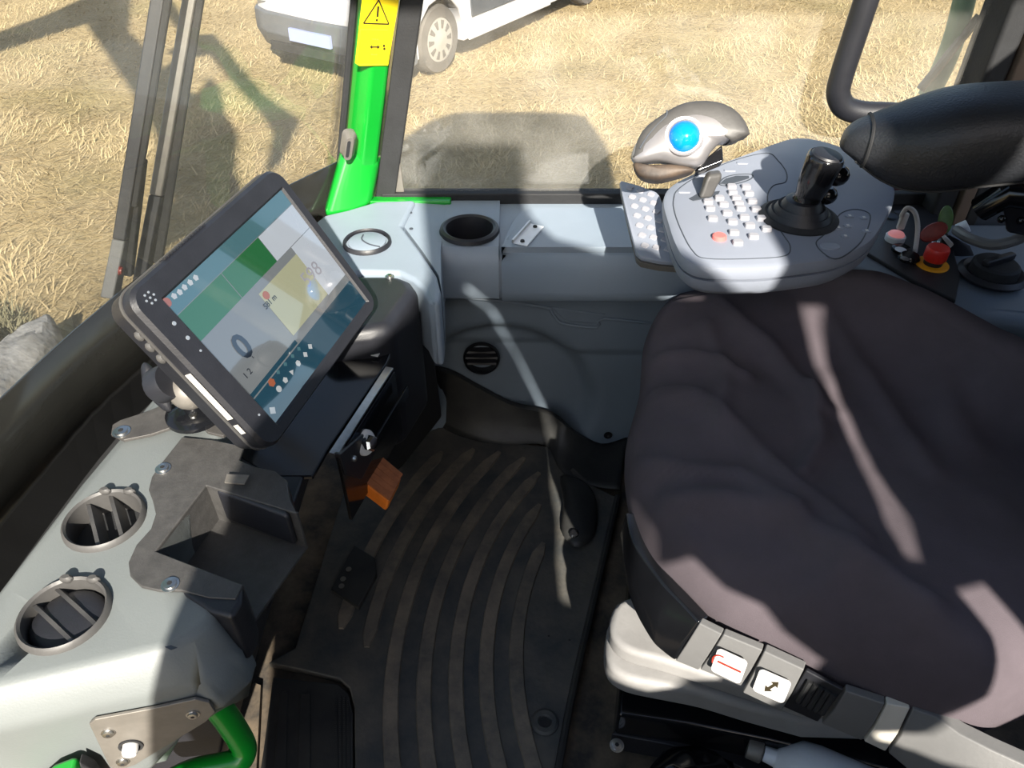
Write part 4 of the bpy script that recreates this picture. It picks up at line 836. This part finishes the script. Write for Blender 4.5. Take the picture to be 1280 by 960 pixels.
MB().lathe([(.016, .012), (.014, .016), (.012, .017)], u0, UPZ, 24).build('glowing_ring', 'lit_pink', uc)
ucab = thing('usb_cable', 'white usb cable plugged into the glowing charger', 'cable', u0 + UPZ * .02)
pl0 = u0 + V(.003, .004, .022)
MB().box(pl0 + V(.002, 0, .018), (.015, .010, .035)).build('plug', 'white', ucab, bevel=.003)
q_ = lambda a, b, y: PY(a, b, y)
yb = u0.y
MB().tube([pl0 + V(.003, 0, .034), q_(1127, 270, yb), q_(1134, 260, yb - .005), q_(1143, 265, yb - .01), q_(1147, 280, yb - .02), q_(1146, 300, yb - .035), q_(1141, 325, yb - .055), q_(1132, 342, yb - .07)], .0045, 8, 5).build('cord', 'white', ucab)
ks = thing('ignition_key', 'ignition key with red and green tags beside the stop button', 'key', PZ(1172, 300, .592))
k0 = PZ(1172, 308, .592)
MB().lathe([(.013, 0), (.013, .006), (.010, .008)], k0, UPZ, 18).build('lock_barrel', 'steel', ks)
MB().box(k0 + V(0, 0, .02), (.004, .012, .028)).build('key_blade', 'steel', ks, bevel=.001)
def disc(px_, py_, y, rx, ry, tilt, n_, m, name):
    c = PY(px_, py_, y); X_, Y_, Z_ = frame(n_); X_, Y_ = X_ * math.cos(tilt) + Y_ * math.sin(tilt), Y_ * math.cos(tilt) - X_ * math.sin(tilt)
    return MB().pillow([c + X_ * rx * math.cos(a / 18 * 6.283) + Y_ * ry * math.sin(a / 18 * 6.283) for a in range(18)], n_, .003, .003, 3, 4).build(name, m, ks)
disc(1167, 290, k0.y - .005, .026, .017, .7, (-.3, -.8, .4), 'tag_red', 'red_tag')
disc(1182, 275, k0.y + .005, .013, .028, .25, (-.5, -.8, .3), 'tag_green', 'green_tag')
MB().pillow([PY(a, b, k0.y - .01) for a, b in [(1176, 296), (1186, 294), (1212, 308), (1218, 322), (1206, 330), (1190, 322), (1180, 308)]], (-.2, -.7, .7), .01, .014, 4, 3).build('key_fob', 'black_plastic', ks)
MB().ext([PY(a, b, k0.y - .028) for a, b in [(1178, 298), (1182, 296), (1192, 306), (1188, 310)]], (0, .004, .002)).build('fob_label', 'white', ks, False)
rcc = PZ(1240, 343, .59)
rb = thing('twist_knob', 'black round twist knob in the rear console', 'knob', rcc)
MB().lathe([(.058, -.002), (.060, .003), (.052, .010), (.044, .006), (.042, .0)], rcc, UPZ, 36).build('bezel', 'black_plastic', rb)
MB().lathe([(.043, .001), (.041, .022), (.036, .026)], rcc, UPZ, 30).build('knob_body', 'black_matte', rb)
MB().box(rcc + UPZ * .032, (.075, .014, .014), (V(.9, .4, 0).normalized(), V(-.4, .9, 0).normalized(), UPZ)).build('knob_grip', 'black_plastic', rb, bevel=.004)
hs = thing('seat_hose', 'grey ribbed hose looping behind the ignition key', 'hose', PZ(1230, 300, .6))
MB().tube([PZ(1196, 288, .61), PZ(1212, 298, .63), PZ(1240, 306, .64), PZ(1270, 300, .66), PZ(1300, 285, .68)], .010, 10, 5).build('hose_body', 'trim_grey', hs)
MB().lathe([(.013, 0), (.013, .02)], PZ(1197, 288, .605), V(.7, -.2, .6), 14).build('hose_end', 'white_soft', hs)
# ================================================================== grab bar by the side window
gb = thing('grab_bar', 'thick black tubular grab bar in front of the side window', 'grab bar', PY(1062, 140, 1.44))
yg = 1.44
MB().tube([PY(1110, -110, yg), PY(1092, -30, yg), PY(1073, 30, yg), PY(1052, 95, yg), PY(1048, 118, yg), PY(1056, 134, yg), PY(1078, 141, yg), PY(1120, 143, yg), PY(1200, 150, yg)], .0215, 18, 5).build('tube', 'black_plastic', gb)
# green rail by the entry, green lever
gr = thing('entry_rail', 'bright green tubular rail below the dashboard corner', 'rail', PZ(300, 930, .3))
MB().tube([PZ(262, 872, .47), PZ(280, 893, .42), PZ(298, 920, .36), PZ(305, 936, .335), PZ(300, 950, .325), PZ(282, 956, .325), PZ(240, 965, .33), PZ(200, 985, .34)], .0165, 16, 5).build('tube', 'green', gr)
gl_ = thing('parking_lever', 'bright green flat lever below the dashboard button plate', 'lever', PZ(90, 950, .45))
lv = [face_pt(a, b) + fN * .012 for a, b in [(30, 975), (72, 940), (98, 930), (112, 940), (120, 962), (110, 985), (40, 1010)]]
MB().ext(lv, fN * .02).build('lever_blade', 'green', gl_, bevel=.005)
MB().ext([face_pt(a, b) + fN * .008 for a, b in [(104, 930), (122, 940), (138, 965), (120, 985), (108, 950)]], fN * .014).build('lever_boot', 'black_matte', gl_, bevel=.003)
# ================================================================== sticker and striker on the pillar
stk = thing('warning_sticker', 'yellow warning sticker with triangle and arrow on the green pillar', 'sticker', (-.33, 1.48, .85))
sN = V(.05 - .0, -1, 0).normalized()
A1 = Vector(pil(psec, .9)[0]); A2 = Vector(pil(psec, .9)[5]); A3 = Vector(pil(psec, 1.3)[0]); sN = (A2 - A1).cross(A3 - A1).normalized()
if sN.y > 0: sN = -sN
sp3 = lambda px_, py_, h=.0025: PP(px_, py_, A1, sN) + sN * h
Z4 = lambda x, y: (430 + x / 10.66, y / 10.66)
MB().ext([sp3(*q) for q in [(443, 78), (448, 81.5), (484, 81), (506, -50), (457, -50)]], sN * .0008).build('sheet', 'yellow', stk, False)
def sline(a, b, w_, m, name):
    a = sp3(*a, .0036); b = sp3(*b, .0036); d = (b - a).normalized(); s_ = d.cross(sN) * w_
    MB().ext([a - s_, a + s_, b + s_, b - s_], sN * .0004).build(name, m, stk, False)
sline(Z4(248, 300), Z4(450, -10), .0012, 'ink', 'triangle_edge'); sline(Z4(450, -10), Z4(585, 310), .0012, 'ink', 'triangle_edge'); sline(Z4(248, 300), Z4(585, 312), .0012, 'ink', 'triangle_edge')
sline(Z4(445, 75), Z4(432, 215), .002, 'ink', 'exclamation_bar'); MB().lathe([(.0022, 0), (.0022, .0004)], sp3(*Z4(425, 258), .0036), sN, 12).build('exclamation_dot', 'ink', stk)
sline(Z4(205, 382), Z4(570, 390), .0006, 'ink_soft', 'rule_line'); sline(Z4(160, 845), Z4(520, 850), .0006, 'ink_soft', 'rule_line'); sline(Z4(205, 375), Z4(158, 820), .0006, 'ink_soft', 'rule_line')
MB().ext([sp3(*Z4(*q), .0036) for q in [(330, 615), (365, 588), (365, 608), (430, 608), (430, 588), (468, 615), (430, 645), (430, 624), (365, 624), (365, 645)]], sN * .0004).build('double_arrow', 'ink', stk, False)
for q in ((365, 512), (395, 515), (425, 518), (350, 715), (378, 718), (408, 718)): sline(Z4(q[0], q[1]), Z4(q[0] + 20, q[1]), .0011, 'ink_soft', 'small_print')
for q in ((520, 600), (525, 640)): MB().lathe([(.0024, 0), (.0024, .0004)], sp3(*Z4(*q), .0036), sN, 10).build('pictogram', 'ink', stk)
st = thing('door_striker', 'small grey rubber hose clip fixed to the green pillar', 'clip', sp3(430, 178))
sc0 = sp3(431, 178, .012); sX = (sp3(440, 178) - sp3(420, 178)).normalized(); sY = sN.cross(sX)
MB().loft([rrect(sp3(434, 177, .001), sX, sY, .028, .055, .010, 4), rrect(sp3(433, 177, .016), sX, sY, .026, .052, .010, 4), rrect(sp3(429, 179, .026), sX, sY, .016, .046, .007, 4)]).build('clip_body', 'grey_metal', st, angle=40)
MB().loft([rrect(sp3(428, 179, .0262), sX, sY, .007, .034, .0034, 4), rrect(sp3(428, 179, .0268), sX, sY, .007, .034, .0034, 4)]).build('clip_slot', 'black_matte', st)
# ================================================================== wipers outside the windscreen
def wip(pa, pb, out, ws_, m, name, par, hgt=.02):
    a = pa; b = pb; d = (b - a).normalized(); n_ = V(1, 0, -.23).normalized(); s_ = d.cross(n_).normalized()
    mb_ = MB(); mb_.loft([[p - s_ * w_ - n_ * hgt, p + s_ * w_ - n_ * hgt, p + s_ * w_ + n_ * .0, p - s_ * w_ + n_ * .0] for p, w_ in ((a, ws_[0]), (b, ws_[1]))])
    return mb_.build(name, m, par, bevel=.003)
wN = V(1, 0, -.23).normalized()
wp = lambda px_, py_, d=.03: PP(px_, py_, ws(V(-.62 - d, 1.0, 0), .7), V(.95, -.3, -.23).normalized())
w1 = thing('wiper_arm', 'dark wiper arm with bare hinge, left of the two outside the windscreen', 'wiper', wp(152, 360), 'wiper arms')
wip(wp(146, 372), wp(160, 300), 0, (.017, .013), 'trim_grey', 'hinge', w1); wip(wp(166, 345, .025), wp(183, 200, .025), 0, (.008, .010), 'black_matte', 'spring_arm', w1); wip(wp(160, 300), wp(215, -40), 0, (.013, .009), 'black_plastic', 'arm', w1); wip(wp(172, 260, .02), wp(222, -40, .02), 0, (.004, .004), 'black_matte', 'blade', w1)
bolt(w1, wp(150, 338, .027), wN, .006, 'tag_red')
w2 = thing('wiper_arm', 'dark wiper arm half hidden behind the monitor, right of the two outside the windscreen', 'wiper', wp(190, 340), 'wiper arms')
wip(wp(183, 360), wp(205, 245), 0, (.016, .014), 'black_plastic', 'hinge', w2); wip(wp(205, 245), wp(254, -40), 0, (.013, .010), 'grey_metal', 'arm', w2); wip(wp(203, 330, .02), wp(262, -40, .02), 0, (.006, .004), 'black_matte', 'blade', w2)
#SECTION5
# ================================================================== parked car on the field
cF = V(-.537, -.843, 0); cS = V(.843, -.537, 0); cO = V(-.678, 7.79, GZ)
def cp(l, s_, h): return cO + cF * l + cS * s_ + UPZ * h
car = thing('car', 'white parked car with grey bumper on the field beyond the pillar', 'car', cO)
def arc(l0, h0, r, a0, a1, n_): return [(l0 + r * math.cos(math.radians(a0 + (a1 - a0) * i / n_)), h0 + r * math.sin(math.radians(a0 + (a1 - a0) * i / n_))) for i in range(n_ + 1)]
prof = [(.78, .22), (.86, .40), (.84, .62), (.72, .76), (.3, .90), (-.15, .98), (-.85, 1.40), (-1.6, 1.47), (-3.1, 1.42), (-3.7, 1.05), (-3.9, .80), (-3.9, .30), (-3.75, .24)] + arc(-3.1, .315, .37, 195, -15, 8)[::1] + arc(0, .315, .37, 195, -15, 8)
prof = [(l, max(h, .2)) for l, h in prof]
rings = []
for s_, fr_, ins in ((0, .16, 0), (-.05, .10, -.005), (-.25, .03, 0), (-.86, 0, 0), (-1.47, .03, 0), (-1.67, .10, 0), (-1.72, .16, 0)):
    side_ = 1 if s_ > -.86 else -1
    rings.append([cp(l - (fr_ if l > .45 else 0), s_ + (-side_ * (h - .95) * .45 if h > .95 and abs(s_ + .86) > .5 else 0), h) for l, h in prof])
MB().loft(rings).build('body', 'car_white', car, bevel=.02)
bpf = [(.40, .205), (.62, .19), (.80, .20), (.89, .38), (.875, .56), (.40, .60), (.41, .40)]
rings = [[cp(l - (fr_ if l > .45 else 0), s_ * 1.012 + .008, h) for l, h in bpf] for s_, fr_ in ((0.01, .17), (-.05, .10), (-.25, .03), (-.86, 0), (-1.47, .03), (-1.67, .10), (-1.73, .17))]
MB().loft(rings).build('bumper', 'car_dark', car, bevel=.02)
MB().ext([cp(.91, -.60, .36), cp(.91, -1.12, .36), cp(.905, -1.12, .47), cp(.905, -.60, .47)], cF * -.03).build('number_plate', 'plate_blue', car, False)
MB().ext([cp(.895, -.35, .24), cp(.895, -1.4, .24), cp(.905, -1.4, .32), cp(.905, -.35, .32)], cF * -.03).build('grille', 'black_matte', car, False)
for s_ in (-.14, -1.58): MB().pillow([cp(.80 - .25 * (a in (2, 3)), s_ + .1 * x, h) for a, (x, h) in enumerate(((-1, .64), (1, .64), (1, .76), (-1, .76)))], cF, .05, .05, 4, 3).build('headlight', 'hubcap', car)
MB().ext([cp(-.50, .004, .42), cp(-1.95, .004, .42), cp(-2.0, .004, .92), cp(-.45, .004, .92)], cS * .012).build('door', 'car_dark', car, bevel=.01)  # dark grey stands in for reflections on the white door
MB().ext([cp(-.42, .004, .22), cp(-2.05, .004, .22), cp(-2.0, .004, .36), cp(-.45, .004, .36)], cS * .03).build('sill', 'car_white', car, bevel=.012)
MB().ext([cp(-.40, -.02, 1.0), cp(-2.6, -.02, 1.0), cp(-2.3, -.17, 1.34), cp(-.95, -.17, 1.34)], cS * .02).build('side_window', 'car_glass', car, False)
for l in (0, -3.1):
    for s_, sg in ((-.02, 1), (-1.70, -1)):
        wc = cp(l, s_, .315); ax_ = cS * sg
        tyre = MB().lathe([(.19, -.19), (.29, -.19), (.315, -.16), (.315, -.04), (.295, -.005), (.205, 0), (.195, -.02), (.19, -.19)], wc, ax_, 40, caps=False).build('tyre', 'tyre', car, angle=40)
        if sg == 1:
            hb_ = MB().lathe([(.205, -.03), (.20, -.006), (.15, -.002), (.05, .008), (.03, .012)], wc, ax_, 32).build('hubcap', 'hubcap', tyre)
            X_, Y_, Z_ = frame(ax_)
            for k in range(10):
                a = k / 10 * 6.283; d = X_ * math.cos(a) + Y_ * math.sin(a); t_ = ax_.cross(d)
                MB().ext([wc + d * .105 - t_ * .012 + ax_ * .002, wc + d * .178 - t_ * .026 + ax_ * -.004, wc + d * .178 + t_ * .026 + ax_ * -.004, wc + d * .105 + t_ * .012 + ax_ * .002], ax_ * .004).build('hubcap_slot', 'tyre', tyre, False)
# ================================================================== rubble and twigs outside, front left
rbl = thing('concrete_slab', 'rough pale grey concrete slab edge on the ground outside the windscreen', 'slab', PZ(30, 450, GZ))
sl = [PZ(p.x, p.y, GZ + .12) for p in curve([V(-60, 420, 0), V(-20, 428, 0), V(18, 438, 0), V(40, 425, 0), V(70, 408, 0), V(82, 412, 0), V(70, 440, 0), V(30, 490, 0), V(-30, 540, 0), V(-80, 500, 0)], 4, True)]
mb = MB().pillow([p + V(1, 1, 0) * .05 * noise.noise(p * 6) for p in sl], UPZ, .10, .14, 8, 4)
for v_ in mb.v: v_ += V(.3, .3, 1) * (.05 * noise.noise(v_ * 7) + .02 * noise.noise(v_ * 22))
mb.build('slab_body', 'rock', rbl, angle=25)
tw = MB()
for k in range(160):
    p = PZ(random.gauss(2, 14), random.gauss(415, 9), GZ); d = V(random.gauss(0, .06), random.gauss(0, .06), .05 + .12 * random.random()); tw.tube([p, p + d * .6 + V(random.gauss(0, .01), 0, 0), p + d], [.005, .004, .001], 4)
tg = tw.build('dry_weeds', 'twig', None); tag(tg, 'dark tuft of dry weeds beside the pale concrete slab', 'weeds', kind='stuff')
# tube added in place of the green pillar's reflection in the side window
orl = thing('pillar_reflection', 'pale green tube standing in for the pillar reflected in the side window', 'reflection', PY(1175, 100, 1.72))
MB().tube([PY(1160, 120, 1.72), PY(1178, 85, 1.72), PY(1195, 40, 1.72), PY(1215, -40, 1.72)], .022, 12, 3).build('tube', 'green_pale', orl)
MB().tube([PY(1150, 112, 1.70), PY(1175, 82, 1.70), PY(1200, 50, 1.70), PY(1225, 20, 1.70)], .010, 8, 3).build('hose', 'grey_metal', orl)
# ================================================================== the machine's crane, whose shadow lies on the field
crane = thing('crane', 'loading crane above the cab whose shadow lies across the field', 'crane', (-1.2, -2.6, 2.6))
def up_pt(px_, py_, t=7.0): return PZ(px_, py_, GZ) - SUN * t
def shade(poly, name, t=7.0, th=.22):
    MB().ext([up_pt(a, b, t) for a, b in poly], V(SUN.x, SUN.y, SUN.z) * th).build(name, 'green', crane, bevel=.02)
shade([(-60, 84), (-60, 62), (60, 18), (130, -14), (160, -14), (120, 26), (20, 58)], 'outer_boom')
shade([(96, -20), (165, -20), (162, 40), (182, 60), (200, 72), (212, 120), (206, 200), (186, 150), (150, 92), (110, 34)], 'main_boom', 7.3)
shade([(200, 90), (232, 60), (238, 92), (228, 112), (246, 118), (262, 96), (276, 110), (282, 140), (298, 168), (296, 225), (262, 262), (220, 262), (196, 200)], 'boom_tip', 6.8)
shade([(180, -20), (200, -20), (246, 44), (268, 42), (300, 82), (330, 118), (376, 150), (352, 205), (330, 220), (342, 168), (326, 142), (290, 102), (262, 70), (226, 74), (208, 66), (232, 52)], 'link_arm', 7.1)
shade([(210, 255), (300, 220), (310, 270), (230, 300), (190, 320), (185, 270)], 'grapple', 6.6)
#SECTION6
# ================================================================== added panel behind the camera, its gaps shaped to form the sun patches
def WL(p): return V(p[0], -.36, p[1])
wo = [(-.27, -.3), (-.28, .7), (-.305, .95), (-.235, 1.2), (-.19, 1.36), (-.12, 1.46), (-.02, 1.50), (.05, 1.56), (.09, 1.66), (.10, 1.98), (.31, 1.98), (.315, 1.80), (.345, 1.74), (.42, 1.71), (.46, 1.70), (.50, 1.65), (.56, 1.60), (.60, 1.60), (.615, 1.66), (.64, 1.78), (.69, 1.83), (.745, 1.83), (.755, 1.98), (1.48, 1.98), (1.48, -.3)]
wlo = MB().ext([WL(p) for p in wo], (0, -.03, 0)).build('sun_mask_left', 'lining', None, False); struct(wlo, 'added panel behind the viewer with gaps shaped for the sun patches')
def hole(pts): return MB().ext([WL(p) + V(0, .05, 0) for p in pts], (0, -.15, 0))
cut(wlo, [hole([(.295, .86), (.31, .94), (.33, 1.0), (.336, 1.065), (.36, 1.156), (.34, 1.29), (.283, 1.44), (.215, 1.57), (.15, 1.63), (.17, 1.645), (.232, 1.583), (.296, 1.447), (.356, 1.3), (.385, 1.2), (.385, 1.135), (.42, 1.175), (.45, 1.136), (.49, 1.12), (.512, 1.08), (.555, 1.04), (.545, 1.0), (.47, .89), (.37, .84)]),
          hole([(.785, 1.60), (.815, 1.60), (.795, 1.54), (.75, 1.39), (.712, 1.24), (.683, 1.19), (.663, 1.19), (.678, 1.24), (.72, 1.33), (.735, 1.40), (.765, 1.52)]),
          hole([(.70, 1.17), (.725, 1.10), (.715, 1.03), (.66, .955), (.60, .93), (.61, .90), (.72, .90), (.80, .97), (.80, 1.08), (.75, 1.18)]),
          hole([(.865, 1.77), (.89, 1.77), (.93, 1.86), (.93, 1.90), (.90, 1.90)])])
wlo.data.materials.clear(); wlo.data.materials.append(M['lining'])
